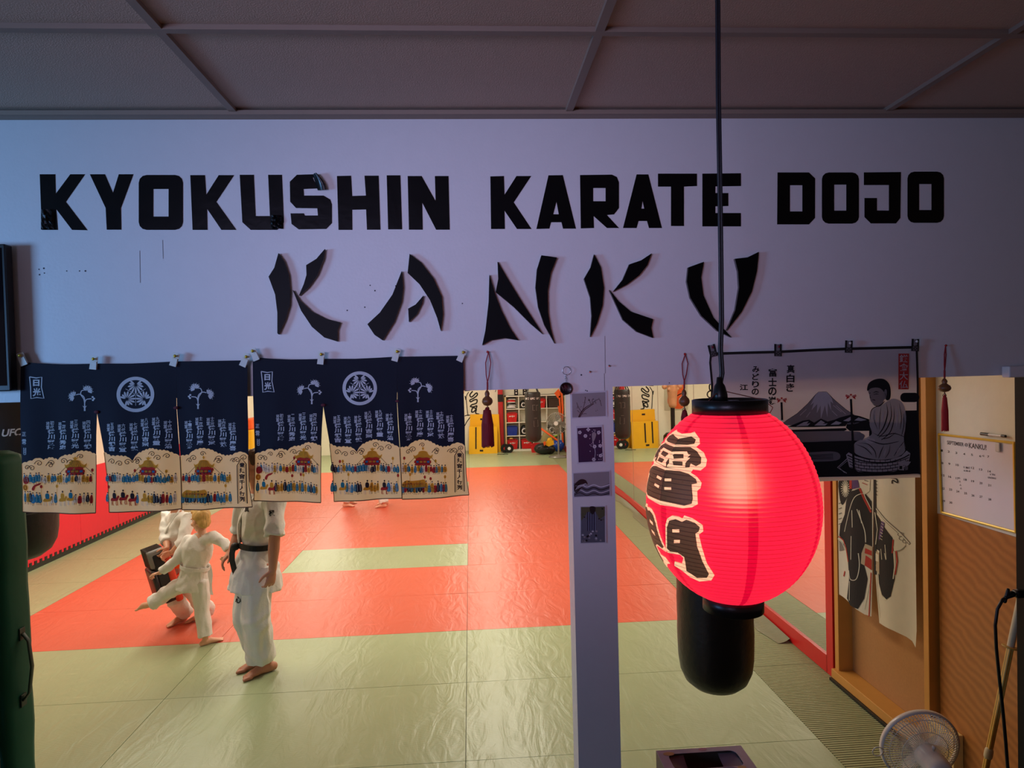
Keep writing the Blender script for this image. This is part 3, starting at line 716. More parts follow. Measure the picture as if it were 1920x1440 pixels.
        if pi == 2:
            bm = B()
            line(bm, [(1653,1135),(1650,860),(1682,806),(1714,848),(1722,1130)], 7, m1); line(bm, [(1664,1130),(1660,866),(1684,824),(1706,856),(1711,1124)], 2.5, m1)
            column(bm, '東照宮千人行列', 1686, 838, 38, 36, 4.5, m2, 0, .05)
            flat('banner_print', bm, INKD, pn)
    # stitched stops at the top of each slit
    bm = B()
    for x, y in ((665, 478), (1218, 448)): ball(bm, m1(x, y), (.009, .004, .006))
    obj('slit_stop', bm, mat('maroon_thread', rgb(92, 30, 44), .8), root, True)
    # folded paper tabs pinned to the wall
    for x, y, a in ((150, 96, 24), (650, 122, -4), (1213, 100, -14), (1704, 104, -22)):
        bm = B(); c, s = math.cos(R(a)), math.sin(R(a))
        rot = lambda u, v: m0(x+u*c+v*s, y-u*s+v*c)
        th = Vector((0, -.006, 0))
        poly(bm, [(-25, -46), (25, -44), (23, 50), (-24, 48)], lambda u, v: rot(u, v)+Vector((0, -.004, 0)), 0, (), (0, .002, 0))
        poly(bm, [(-22, -8), (20, -6), (22, 52), (-26, 50)], lambda u, v: rot(u, v)+Vector((0, -.0075, 0)), 0, (), (0, .002, 0))
        tb = obj('paper_tab', bm, PAPER, root)
        bm = B(); pin(bm, rot(2, -24)+Vector((0, -.004, 0)), 0, .006); obj('push_pin', bm, GOLD, tb, True)
    return root
make_noren('left one of two navy split curtains with cream parade band, hanging next to the television', lambda x, y: (40+1.076*(x-475), 681+1.045*(y-672)-.0127*(x-475)+.0127*(x-475)), 1)
make_noren('right one of two navy split curtains with cream parade band, hanging left of the post', lambda x, y: (x, y), 2)

# ------------------------------------------------------------------ grey printed hanging with mountain and seated statue
GREYC = cloth('grey_cloth', rgb(206, 200, 200), .35); INKB = cloth('black_print', rgb(14, 12, 14), .05); INKG = cloth('grey_print', rgb(134, 128, 130), .3)
INKL = cloth('light_grey_print', rgb(190, 186, 184), .35); STAMP = cloth('stamp_red', rgb(188, 52, 44), .3); TAPE = mat('black_tape', rgb(12, 11, 12), .6)
def make_print():
    T = lambda off: (lambda x, y: P(1300+x/4, 620+y/4, y=-.02)+Vector((0, -off, 0)))
    t0, t1, t2, t3 = T(0), T(.0014), T(.0022), T(.003)
    zt_ = t0(900, 150).z
    def flat(name, bm, mats, par=None, smooth=False):
        refine(bm, .03)
        for v in bm.verts: v.co.y += .006*math.sin(v.co.x*15)*min(1, max(0, (zt_-v.co.z)/.25))
        return FLAT(name, bm, mats, par, smooth)
    root = thing('printed_hanging', 'grey cloth hanging printed with a snowy mountain and a seated statue', 'wall hanging', t0(920, 600))
    bm = B(); sheet = [(128,172),(620,158),(1150,135),(1680,120),(1690,600),(1706,1082),(1400,1090),(960,1108),(500,1120),(160,1128),(140,700)]
    poly(bm, sheet, t0); refine(bm, .03); fab = flat('cloth', bm, GREYC, root, True)
    bm = B(); poly(bm, [(1706,1075),(1708,1102),(1400,1110),(960,1132),(500,1146),(160,1152),(160,1128),(500,1120),(960,1106),(1400,1088)], t1); refine(bm, .05)
    flat('lower_hem', bm, cloth('pale_hem', rgb(210, 200, 186), .4), fab)
    bm = B()
    line(bm, [(125,174),(380,166),(620,160),(900,146),(1150,136),(1680,124)], 20, t1); line(bm, [(132,170),(126,240),(142,400),(136,700),(150,1120)], 16, t1); line(bm, [(1672,110),(1686,400),(1690,700),(1702,1080)], 16, t1)
    flat('tape_border', bm, TAPE, fab)
    # dark ground, bands of mist
    bm = B()
    poly(bm, [(880,830),(1000,824),(1310,820),(1310,750),(1170,752),(1142,728),(1150,692),(1180,684),(1320,684),(1560,690),(1592,600),(1684,598),(1700,1074),(1400,1086),(960,1100),(500,1112),(170,1118),(160,840)], t1, 0)
    poly(bm, rrect(1552,466,1700,536,34), t1, 0)
    poly(bm, [(700,744),(900,740),(1140,730),(1150,742),(1130,752),(900,756),(700,760)], t1, 0)
    poly(bm, [(640,760),(1140,752),(1240,756),(1278,790),(1260,820),(900,836),(640,840)], t2, 1)
    poly(bm, spl([(1180,800),(1230,764),(1276,782),(1262,812),(1210,824)], 4, True), t2, 1)
    poly(bm, spl([(640,930),(900,912),(1060,908),(1102,938),(1070,974),(900,984),(640,980)], 5, True), t2, 1)
    for k in range(4): line(bm, spl([(660, 930+k*14), (860, 936+k*9), (1050, 926+k*12)], 5), 4, t3, 0)
    # snow mountain
    poly(bm, [(640,706),(780,620),(860,548),(920,478),(940,460),(1000,458),(1060,520),(1140,590),(1200,632),(1310,664),(1200,700),(900,716)], t1, 1)
    poly(bm, [(922,476),(940,460),(1000,458),(1018,474),(1040,510),(1050,548),(1030,530),(1036,600),(1012,540),(1008,650),(990,560),(960,660),(958,560),(930,620),(932,550),(890,596),(906,540),(880,560)], t2, 2)
    line(bm, [(690,676),(780,620),(860,548),(920,478),(940,460),(1000,458),(1060,520),(1140,590),(1200,632)], 3, t2, 0)
    for a, b in (((850,590),(800,636)), ((880,610),(850,650)), ((1050,560),(1110,610)), ((1040,600),(1080,640)), ((1070,560),(1140,626))): line(bm, [a, b], 4, t2, 2)
    # foothills
    poly(bm, [(700,722),(760,700),(820,676),(870,668),(910,690),(960,660),(1010,682),(1060,668),(1100,650),(1180,628),(1240,640),(1310,664),(1310,684),(1150,690),(1140,716),(900,724)], t2, 0)
    for q in ([(770,716),(830,686),(868,680),(850,700),(880,692),(860,714)], [(910,712),(960,672),(990,690),(970,700),(1010,696),(990,712)], [(1030,706),(1070,678),(1110,690),(1090,704)], [(1120,676),(1180,642),(1190,660),(1160,680)], [(1200,672),(1230,650),(1290,668),(1250,676)]): poly(bm, q, t3, 2)
    flat('landscape_print', bm, [INKB, INKG, GREYC], fab)
    # seated statue
    bm = B()
    poly(bm, spl([(1312,700),(1318,620),(1340,580),(1400,560),(1480,512),(1540,520),(1580,560),(1598,640),(1596,720),(1582,800),(1590,900),(1520,950),(1400,966),(1280,950),(1200,910),(1206,840),(1290,800),(1330,770)], 4, True), t2, 1)
    poly(bm, spl([(1296,430),(1312,390),(1360,364),(1420,362),(1462,396),(1476,450),(1470,510),(1440,520),(1430,470),(1390,430),(1330,430),(1300,452)], 4, True), t3, 0)
    poly(bm, spl([(1306,450),(1340,424),(1395,430),(1432,470),(1420,530),(1390,560),(1350,554),(1322,528),(1312,480)], 4, True), t2, 3)
    poly(bm, spl([(1432,440),(1446,450),(1440,500),(1428,516),(1424,470)], 3, True), t3, 3)
    for pts, wd in (([(1338,468),(1360,458),(1384,462)],6), ([(1340,480),(1362,474),(1382,476)],5), ([(1310,470),(1322,466)],5), ([(1322,480),(1316,500),(1328,504)],4), ([(1326,520),(1346,518),(1356,524)],6), ([(1332,548),(1380,566),(1430,528)],8),
        ([(1400,566),(1390,640),(1384,740)],4), ([(1350,590),(1345,660),(1372,740)],4), ([(1440,540),(1450,620),(1420,720),(1370,790)],9), ([(1470,530),(1480,640),(1440,740),(1380,800)],8), ([(1500,560),(1500,660),(1470,760),(1400,820)],7),
        ([(1330,760),(1400,790),(1500,770),(1590,800)],6), ([(1290,810),(1340,830),(1420,850),(1540,830)],7), ([(1210,850),(1280,880),(1330,930)],6), ([(1230,840),(1300,850),(1350,900),(1360,950)],6), ([(1590,820),(1540,880),(1500,940)],6), ([(1420,860),(1400,900),(1380,956)],6), ([(1470,850),(1460,910),(1430,956)],5), ([(1540,540),(1560,640),(1550,740)],5), ([(1570,600),(1580,700),(1560,790)],5), ([(1520,760),(1460,800),(1400,812)],6), ([(1598,640),(1592,740),(1582,800),(1590,890)],6), ([(1312,700),(1318,620),(1340,580),(1400,560)],6)):
        line(bm, spl(pts, 5), wd, t3, 0, 1)
    for pts in ([(1520,560),(1530,640),(1520,720)], [(1350,610),(1352,680)], [(1420,600),(1412,680)], [(1300,870),(1340,910)], [(1440,880),(1420,940)], [(1560,860),(1520,920)]): line(bm, spl(pts, 4), 14, t3, 2, 1)
    poly(bm, spl([(1280,820),(1310,806),(1350,812),(1346,838),(1300,846)], 3, True), t3, 2)
    # stone base
    poly(bm, [(1142,930),(1160,912),(1210,940),(1300,966),(1450,970),(1560,940),(1600,900),(1630,920),(1624,960),(1600,1030),(1500,1056),(1380,1060),(1230,1056),(1164,1020)], t3, 2)
    T4 = T(.0036)
    for r0 in range(4):
        y0 = 985+r0*22
        line(bm, spl([(1156+r0*6, y0-30), (1240, y0), (1400, y0+8), (1540, y0-8), (1618-r0*4, y0-34)], 4), 5, T4, 0)
        for k in range(11):
            x = 1190+k*40+(r0 % 2)*18
            if x < 1600: line(bm, [(x, y0-22-abs(x-1400)*.03+3), (x+2, y0-abs(x-1400)*.05+6)], 4, T4, 0)
    for r0 in range(3): line(bm, spl([(1150,932),(1210,958),(1300,982),(1450,986),(1560,960),(1622,930)], 4), 8, T4, 0)
    poly(bm, [(1532,1000),(1560,972),(1634,984),(1610,1014)], T4, 2); poly(bm, [(1532,1004),(1580,1012),(1580,1048),(1534,1044)], T4, 2); poly(bm, [(1588,1016),(1612,1018),(1610,1044),(1588,1048)], T4, 3); poly(bm, rect(1542,1014,1564,1038), T(.0044), 0)
    line(bm, [(1146,1068),(1080,1026),(1150,958)], 6, T4, 2); line(bm, [(1130,1064),(1092,1026),(1150,974)], 4, T4, 2)
    flat('statue_print', bm, [INKB, INKL, GREYC, INKG], fab)
    # posts with red ribbons
    bm = B(); poly(bm, [(648,536),(664,536),(668,670),(652,670)], t3, 0); poly(bm, [(1168,512),(1184,512),(1206,1066),(1190,1066)], T4, 0)
    for cx, cy in ((657, 520), (1176, 494)):
        for a, b in ((-1, 0), (1, 0)):
            poly(bm, [(cx+a*4, cy-4), (cx+a*36, cy-16), (cx+a*40, cy-2), (cx+a*30, cy+4), (cx+a*34, cy+22), (cx+a*16, cy+10)], T4, 1)
            line(bm, [(cx+a*8, cy), (cx+a*34, cy-8)], 3, T(.0042), 2)
        poly(bm, circ(cx, cy-14, 9, 7, 8), T4, 1)
    flat('ribbon_print', bm, [INKB, STAMP, GREYC], fab)
    bm = B()
    for s, cx, y0, hh, wd in (('真白き', 728, 256, 62, 62), ('富士の嶺', 592, 284, 62, 62), ('みどりの', 466, 266, 48, 52), ('江', 376, 402, 46, 62)):
        column(bm, s, cx, y0, wd, hh, 8, t2, 0, .03, -2)
    flat('lettering', bm, INKB, fab)
    bm = B(); poly(bm, rect(1536,172,1616,440), t2, 0); column(bm, '鎌倉大仏', 1576, 180, 66, 58, 7, t3, 1, .01); flat('stamp_print', bm, [STAMP, GREYC], fab)
    for (x, y, a) in ((142,150,-14), (632,146,0), (1162,120,2), (1660,108,2)):
        bm = B(); c, s = math.cos(R(a)), math.sin(R(a)); rt = lambda u, v: T(.004)(x+u*c-v*s, y+u*s+v*c)
        for u in (-20, 20): poly(bm, rect(u-8, -46, u+8, 46), rt, 0, (), (0, .0012, 0))
        poly(bm, rect(-24, 4, 24, 46), rt, 0, (), (0, .001, 0))
        rt2 = lambda u, v: T(.0046)(x+u*c-v*s, y+u*s+v*c)
        for q in ([(-16, 12), (16, 40)], [(16, 12), (-16, 40)], [(-16, 12), (16, 12), (16, 40), (-16, 40), (-16, 12)]): line(bm, q, 2.5, rt2, 1)
        poly(bm, rect(-12, -44, 12, 2), rt2, 1)
        tb = flat('hanging_loop', bm, [TAPE, mat('loop_grey', rgb(120, 112, 116), .7)], root)
        bm = B(); pin(bm, rt2(0, -26), 0, .005); obj('push_pin', bm, mat('dark_red_pin', rgb(120, 20, 40), .3) if x < 1000 else PAPER, tb, True)
    return root
make_print()

# ------------------------------------------------------------------ kimono curtain in the wooden frame
KWHITE = cloth('linen', rgb(226, 222, 200), .3); KRED = cloth('kimono_red', rgb(176, 52, 40), .2); KPUR = cloth('kimono_purple', rgb(92, 66, 112), .2); KGREY = cloth('kimono_grey', rgb(126, 120, 110), .2); KTAN = cloth('obi_tan', rgb(186, 168, 138), .2)
def make_kimono():
    s = 2.4833; X0 = XR-.045
    T = lambda off: (lambda x, y: P(1500+x/s, 860+y/s, x=X0)+Vector((-off, 0, 0)))
    t0, t1, t2, t3 = T(0), T(.002), T(.0035), T(.005)
    def flat(name, bm, mats, par=None, smooth=False):
        refine(bm, .04)
        for v in bm.verts: v.co.x += .010*math.sin(v.co.y*17)
        return FLAT(name, bm, mats, par, smooth)
    root = thing('split_curtain', 'long pale split curtain printed with a robed figure carrying a sword, in the pine frame', 'curtain', P(1640, 900, x=X0))
    yt = P(1640, 640, x=X0).z
    L0 = [(172,-420),(335,-440),(335,100),(333,400),(330,560),(326,735),(300,725),(270,702),(220,662),(177,632),(172,300)]
    R0 = [(336,-440),(530,-460),(531,100),(534,500),(538,800),(532,880),(515,850),(490,830),(440,800),(366,765),(352,620),(345,540),(338,400)]
    for k, q in enumerate((L0, R0)):
        bm = B(); poly(bm, q, t0); pn = flat('panel', bm, KWHITE, root, True)
        bm = B()
        if k == 0:
            poly(bm, [(265,145),(285,136),(300,160),(328,200),(330,420),(305,400),(300,500),(312,560),(300,650),(276,700),(240,684),(218,650),(232,560),(226,470),(210,400),(178,358),(182,310),(205,260),(215,200),(235,155)], t1, 0)
            poly(bm, spl([(180,95),(250,100),(252,140),(235,160),(212,195),(190,215),(178,170)], 4, True), t1, 0)
            for a in range(0, 360, 18): line(bm, [(212+math.cos(R(a))*9, 140+math.sin(R(a))*11), (212+math.cos(R(a))*26, 140+math.sin(R(a))*40)], 3, t2, 1)
            poly(bm, circ(212, 142, 12, 16, 12), t2, 1)
            poly(bm, [(250,98),(276,98),(280,134),(252,142)], t2, 3); poly(bm, [(238,98),(250,98),(250,140),(236,140)], t2, 2)
            poly(bm, [(276,97),(322,97),(320,150),(300,168),(288,140)], t2, 1); line(bm, [(292,112),(312,122)], 3, t3, 2); line(bm, [(300,100),(316,106)], 2.5, t3, 0)
            line(bm, [(282,138),(300,190),(326,250)], 8, t2, 2); line(bm, [(289,136),(306,186),(328,236)], 3, t3, 1)
            for pts in ([(250,240),(252,320)], [(272,235),(300,330),(305,390)], [(246,360),(244,470)], [(300,160),(262,180),(230,260),(205,340)], [(280,240),(290,300)], [(232,520),(240,560),(270,560),(282,500),(278,440)], [(236,570),(234,660)]): line(bm, spl(pts, 5), 3.2, t2, 1)
            line(bm, [(176,362),(198,380),(216,420),(228,480)], 5, t2, 2); line(bm, [(174,372),(194,392),(212,430),(226,500)], 3, t3, 1)
            poly(bm, [(178,380),(200,398),(204,424),(180,430)], t2, 5)
            poly(bm, [(303,396),(332,410),(332,520),(288,488),(290,440)], t2, 4); poly(bm, [(304,416),(330,430),(330,452),(302,440)], t3, 2); poly(bm, [(306,450),(330,470),(330,520),(302,496)], t3, 2)
            line(bm, [(326,530),(322,640),(318,736)], 4, t2, 2); line(bm, [(206,524),(200,548)], 6, t2, 2); line(bm, [(322,560),(300,700)], 3, t2, 1)
            for yy in range(210, 330, 24): line(bm, [(176, yy), (190, yy-6)], 2.5, t2, 0)
        else:
            poly(bm, [(344,250),(372,280),(440,372),(444,380),(440,440),(446,560),(430,640),(410,655),(384,632),(366,580),(360,510),(370,430),(350,420),(346,400)], t1, 0)
            line(bm, [(344,98),(346,300),(346,540)], 13, t2, 0)
            line(bm, spl([(348,230),(400,280),(450,330),(505,398)], 6), 11, t1, 5); line(bm, spl([(350,232),(402,282),(452,332),(504,396)], 6), 5, t2, 1)
            for cx, cy, r in ((468,352,10),(474,370,11),(486,384,10)): c0 = circ(cx, cy, r, r*.9, 14); line(bm, c0+c0[:1], 2.5, t2, 5)
            poly(bm, spl([(440,350),(462,340),(482,380),(486,410),(460,432),(442,420)], 4, True), t1, 1); line(bm, spl([(442,432),(470,424),(488,404)], 4), 2, t2, 5)
            poly(bm, [(384,290),(402,298),(394,340),(372,382),(366,370),(374,330)], t2, 3)
            for yy in range(300, 376, 14): line(bm, [(374+(376-yy)*.16, yy), (394+(340-yy)*.1, yy+8)], 2.2, t3, 1)
            poly(bm, [(348,430),(370,440),(370,540),(350,520)], t2, 4); poly(bm, [(350,440),(368,448),(368,480),(350,476)], t3, 1)
            line(bm, [(346,250),(360,330),(350,400)], 4, t3, 1)
            line(bm, [(441,376),(437,440)], 5, t2, 2); line(bm, [(452,430),(456,480),(448,540)], 5, t2, 2); line(bm, [(444,430),(448,500),(442,560)], 4, t3, 1)
            for pts in ([(380,420),(386,470)], [(404,400),(410,470),(402,440)], [(352,540),(356,620),(370,740)], [(366,580),(386,640),(412,656)]): line(bm, spl(pts, 5), 3, t2, 1)
            line(bm, spl([(430,90),(452,94),(456,112),(438,100),(436,116)], 4), 5, t2, 0)
            for yy in range(100, 170, 16): line(bm, [(346, yy), (360, yy+6)], 3, t2, 0)
        flat('figure_print', bm, [INKB, KWHITE, KRED, KPUR, KTAN, KGREY], pn)
    return root
make_kimono()

# ------------------------------------------------------------------ four small cards on the post (plain stand-in pictures)
CARD = mat('card_white', rgb(206, 203, 210), .4); CGREY = mat('card_grey', rgb(150, 144, 146), .4); CDK = mat('card_dark', rgb(26, 24, 28), .4); CBLUE = mat('card_blue', rgb(20, 30, 66), .4); CMID = mat('card_mid', rgb(98, 100, 112), .4); COL2 = mat('card_olive', rgb(88, 88, 62), .4); CLB = mat('card_pale_blue', rgb(120, 136, 160), .4)
def card(lab, outer, inner, draw):
    s = 3.79
    T = lambda off: plane_y(-.002-off, 1000, 700, s)
    o = thing('picture_card', lab, 'card', T(0)(*outer[2]), 'cards pinned up on the post')
    bm = B(); poly(bm, outer, T(.0008), 0, (), (0, .0014, 0)); obj('card_stock', bm, CARD, o)
    bm = B(); draw(bm, T(.0012), T(.0016), T(.0020), inner); q = flat('picture', bm, [CGREY, CDK, CBLUE, CMID, CARD, COL2, CLB], o)
rn_ = random.Random(4)
def d1(bm, a, b, c, q):
    poly(bm, q, a, 0)
    line(bm, spl([(322,312),(345,270),(375,240),(410,220),(430,205),(445,185)], 6), 9, b, 1, 2); line(bm, spl([(330,312),(360,265),(400,235),(430,215)], 6), 5, b, 1)
    for p in ([(410,220),(400,196),(392,184)], [(420,212),(418,190),(428,180)], [(425,205),(450,190),(470,186),(484,232)], [(350,262),(362,220),(371,168)], [(340,272),(320,240),(308,208)], [(345,290),(370,286),(378,290)], [(330,280),(312,262)]): line(bm, spl(p, 4), 3, b, 1)
    for k in range(26): x, y = rn_.choice([(371,170),(362,205),(308,210),(318,240),(395,186),(430,182),(466,180),(482,200),(450,268),(370,292),(440,205),(335,232)]); poly(bm, circ(x+rn_.uniform(-8, 8), y+rn_.uniform(-6, 8), 2.4, 2.4, 6), c, 1)
def d2(bm, a, b, c, q):
    poly(bm, q, a, 2)
    for cx, cy, n in ((330,420,5),(370,445,6),(435,520,6),(475,515,5),(430,612,6),(478,585,5),(465,420,5),(390,400,4)):
        for k in range(n):
            t = k*2*math.pi/n; poly(bm, circ(cx+math.cos(t)*8, cy+math.sin(t)*8, 6, 6, 8), b, 4)
        poly(bm, circ(cx, cy, 3, 3, 6), c, 1)
    for k in range(26): poly(bm, circ(rn_.uniform(400, 490), rn_.uniform(400, 620), 3, 4, 6), b, 4)
    poly(bm, spl([(416,430),(430,420),(446,430),(440,460),(424,490),(418,470)], 4, True), c, 0)
    line(bm, spl([(440,400),(425,480),(440,560),(430,625)], 6), 3, b, 4)
def d3(bm, a, b, c, q):                                        # grey rolling sea under a pale sky
    poly(bm, q, a, 0)
    poly(bm, [(287,782),(330,770),(380,800),(440,806),(500,800),(541,780),(542,866),(290,878)], b, 3)
    for k in range(4):
        y = 800+k*20; line(bm, spl([(290, y+6), (330, y-12), (380, y+8), (430, y-8), (480, y+8), (541, y-10)], 6), 8-k, c, 1 if k % 2 else 4)
    poly(bm, spl([(290,800),(310,770),(340,752),(372,760),(384,790),(350,800),(330,830),(300,850)], 5, True), c, 1)
    for k in range(7): line(bm, spl([(300+k*9, 830-k*5), (318+k*9, 800-k*3), (334+k*8, 800)], 4), 3, plane_y(-.0046, 1000, 700, 3.79), 4)
def d4(bm, a, b, c, q):                                        # waterfall among rocks and leaves
    poly(bm, q, a, 3); poly(bm, [(338,950),(508,950),(508,1010),(470,1040),(440,980),(380,990),(340,1050)], b, 5)
    for k in range(8): poly(bm, rect(384+k*7.6, 990-abs(k-3.5)*2, 389+k*7.6, 1120), c, 6 if k % 2 else 2)
    poly(bm, spl([(400,950),(440,950),(436,990),(412,1000)], 4, True), c, 1)
    for k in range(18): x, y = rn_.uniform(345, 500), rn_.uniform(1120, 1198); poly(bm, [(x-9, y), (x-2, y-9), (x+8, y-4), (x+6, y+6), (x-4, y+5)], c, rn_.choice([1, 4, 0]))
    for k in range(16): x, y = rn_.choice([rn_.uniform(342, 385), rn_.uniform(450, 505)]), rn_.uniform(955, 1050); poly(bm, circ(x, y, 6, 5, 6), c, rn_.choice([1, 5, 5]))
card('topmost card on the post, grey with a dark bare branch', [(268,136),(522,122),(527,308),(272,322)], [(275,146),(512,134),(514,303),(278,314)], d1)
card('dark blue card with white blossoms, second from the top of the post', [(304,376),(492,366),(504,630),(312,644)], [(312,390),(484,381),(494,624),(322,633)], d2)
card('grey seascape card, third from the top of the post', [(282,706),(546,690),(551,872),(286,884)], [(286,712),(540,698),(542,866),(290,878)], d3)
card('lowest card on the post, a dark waterfall picture', [(332,946),(516,940),(520,1206),(334,1212)], [(338,952),(507,947),(509,1200),(338,1205)], d4)

# ------------------------------------------------------------------ paper lantern
LC = P(1371, 945, y=-1.06); RX, HZ = .1925, .214
def lrad(z):
    k = (z/(HZ*(1.09 if z > 0 else 1.06)))
    return RX*math.sqrt(max(0, 1-k*k))
def lpt(az, z, off=0):                                        # az 0 = towards the lobby, positive to the right
    r = lrad(z)+off; return LC+Vector((r*math.sin(az), -r*math.cos(az), z))
def lhit(px, py):
    d = (CF*F_PX+CR*(px-960)+CU*(720-py)).normalized(); best = None
    for i in range(400):
        p = CAM+d*(1.2+i*.0012); q = p-LC
        if abs(q.z) < HZ and math.hypot(q.x, q.y) <= lrad(q.z)+.0005: best = q; break
    if best is None:
        t = (LC-CAM).dot(d); q = CAM+d*t-LC; best = q
    return math.atan2(best.x, -best.y), best.z
def paper_mat(name, em, st, base):
    m = bpy.data.materials.new(name); m.use_nodes = True; nt = m.node_tree; N, L = nt.nodes, nt.links
    b = N['Principled BSDF']; b.inputs['Base Color'].default_value = (*base, 1); b.inputs['Roughness'].default_value = .55
    tc = N.new('ShaderNodeTexCoord'); sx = N.new('ShaderNodeSeparateXYZ'); L.new(tc.outputs['Object'], sx.inputs[0])
    mu = N.new('ShaderNodeMath'); mu.operation = 'MULTIPLY'; mu.inputs[1].default_value = 44/(2*HZ)
    fr = N.new('ShaderNodeMath'); fr.operation = 'FRACT'; lt = N.new('ShaderNodeMath'); lt.operation = 'GREATER_THAN'; lt.inputs[1].default_value = .18
    L.new(sx.outputs['Z'], mu.inputs[0]); L.new(mu.outputs[0], fr.inputs[0]); L.new(fr.outputs[0], lt.inputs[0])
    mr = N.new('ShaderNodeMapRange'); mr.inputs['To Min'].default_value = st*.42; mr.inputs['To Max'].default_value = st
    L.new(lt.outputs[0], mr.inputs['Value'])
    nz = N.new('ShaderNodeTexNoise'); nz.inputs['Scale'].default_value = 160; nz.inputs['Detail'].default_value = 4; L.new(tc.outputs['Object'], nz.inputs['Vector'])
    m2 = N.new('ShaderNodeMapRange'); m2.inputs['To Min'].default_value = .8; m2.inputs['To Max'].default_value = 1.2; L.new(nz.outputs['Fac'], m2.inputs['Value'])
    mm = N.new('ShaderNodeMath'); mm.operation = 'MULTIPLY'; L.new(mr.outputs[0], mm.inputs[0]); L.new(m2.outputs[0], mm.inputs[1])
    b.inputs['Emission Color'].default_value = (*em, 1); L.new(mm.outputs[0], b.inputs['Emission Strength'])
    rf = N.new('ShaderNodeBsdfRefraction'); rf.inputs['IOR'].default_value = 1.25; rf.inputs['Roughness'].default_value = .75; rf.inputs['Color'].default_value = (*[min(1, .25+v) for v in em], 1)
    ms = N.new('ShaderNodeMixShader'); ms.inputs[0].default_value = .22
    L.new(b.outputs[0], ms.inputs[1]); L.new(rf.outputs[0], ms.inputs[2]); L.new(ms.outputs[0], N['Material Output'].inputs['Surface'])
    return m
PRED = paper_mat('lantern_red', (1.0, .016, .062), 1.02, rgb(200, 20, 40)); PRED2 = paper_mat('lantern_seam', (.66, .0, .036), 1.0, rgb(170, 10, 40))
PCRM = paper_mat('lantern_cream', (1.0, .66, .34), 1.0, rgb(240, 210, 170)); PBLK = paper_mat('lantern_ink', (.042, .017, .012), 1.0, rgb(30, 18, 14))
o = thing('paper_lantern', 'glowing red paper lantern with large black brush characters, hung by a dark cord', 'lantern', LC)
bm = B(); NS, NR = 120, 264; rings = []
SEAM = [-9, 45, 105, 165, 225, 291]
for i in range(NR+1):
    z = -HZ+2*HZ*i/NR; ph_ = (z*44/(2*HZ)) % 1.0; off = .0020*(math.sin(math.pi*ph_)-.6)
    rings.append([bm.verts.new(lpt(R(k*3-180), z, off)-LC) for k in range(NS)])
for i in range(NR):
    for k in range(NS):
        f = bm.faces.new((rings[i][k], rings[i][(k+1) % NS], rings[i+1][(k+1) % NS], rings[i+1][k])); f.smooth = True
        a = (k*3-180) % 360; f.material_index = 1 if any(abs((a+1.5-s % 360+180) % 360-180) < 2.4 for s in SEAM) else 0
sh = flat('paper_shade', bm, [PRED, PRED2], o, True); sh.location = LC
azc = lhit(1249, 880)[0]; print('az centre', math.degrees(azc))
def lmap(off, mirror=False):
    def m(px, py):
        az, z = lhit(px, py)
        az = max(az, azc)
        if mirror: az = 2*azc-az
        return lpt(az, z, off)-LC
    return m
def lantern_print(name, matr, shapes, off, both):
    bm = B()
    for mir in ((False, True) if both else (False,)):
        for s in shapes:
            if isinstance(s, tuple): poly(bm, s[0], lambda x, y: Vector((x/1000, y/1000, 0)), 0, s[1])
            else: poly(bm, s, lambda x, y: Vector((x/1000, y/1000, 0)))
        refine(bm, .006)
        mp = lmap(off, mir)
        for v in bm.verts:
            if not v.tag: v.co = mp(v.co.x*1000, v.co.y*1000); v.tag = True
        # later shapes are drawn flat first, so keep placed ones aside
        me_ = bpy.data.meshes.new('t'); bm.to_mesh(me_); bm.free()
        if mir or not both: last = me_
        else: first = me_
        bm = B()
    bm.from_mesh(last)
    if both: bm.from_mesh(first)
    q = flat(name, bm, matr, o, True); q.location = LC
    return q
c6 = lambda pts: [(1020+x/6, 680+y/6) for x, y in pts]
# upper character: cream outline then black strokes then cream slots, right half traced, left half its mirror image
thun_o = [(1236,815),(1265,814),(1296,812),(1303,809),(1312,822),(1313,832),(1306,838),(1320,848),(1326,862),(1324,874),(1314,882),(1300,880),(1296,886),(1308,894),(1316,905),(1314,915),(1308,920),(1309,945),(1298,951),(1280,953),(1262,950),(1236,946)]
lantern_print('character_outline', PCRM, [thun_o], .0016, True)
thun_b = [([(1236,821),(1266,824),(1298,818),(1306,824),(1303,832),(1290,834),(1236,832)]), ([(1236,837),(1296,838),(1308,846),(1316,858),(1315,869),(1306,874),(1296,869),(1294,876),(1284,877),(1252,875),(1236,870)], [[(1250,876.5),(1250,847),(1289,846),(1292,852),(1296,852),(1290,858),(1295,858),(1286,868),(1286,876)]]),
          [(1236,830),(1256,832),(1256,868),(1250,875),(1236,875)], [(1263,853),(1266,851),(1283,851),(1283,859),(1265,860)], [(1262,865),(1266,864),(1281,865),(1281,873),(1264,872)],
          ([(1236,880),(1276,883),(1292,888),(1306,898),(1308,906),(1298,908),(1300,935),(1298,944),(1284,948),(1236,938)], [rect(1247.5,897,1260,902), rect(1247,913,1260,918)])]
lantern_print('character_strokes', PBLK, [s if isinstance(s, tuple) else s for s in thun_b], .0024, True)
gate_o = [(1249,984),(1252,972),(1262,966),(1274,968),(1280,972),(1284,966),(1300,972),(1318,984),(1319,996),(1311,1002),(1316,1024),(1326,1056),(1340,1078),(1334,1088),(1312,1090),(1295,1082),(1280,1070),(1265,1060),(1266,1052),(1280,1056),(1282,1046),(1276,1040),(1262,1038),(1253,1036),(1249,1030)]
lantern_print('character_outline', PCRM, [gate_o], .0016, True)
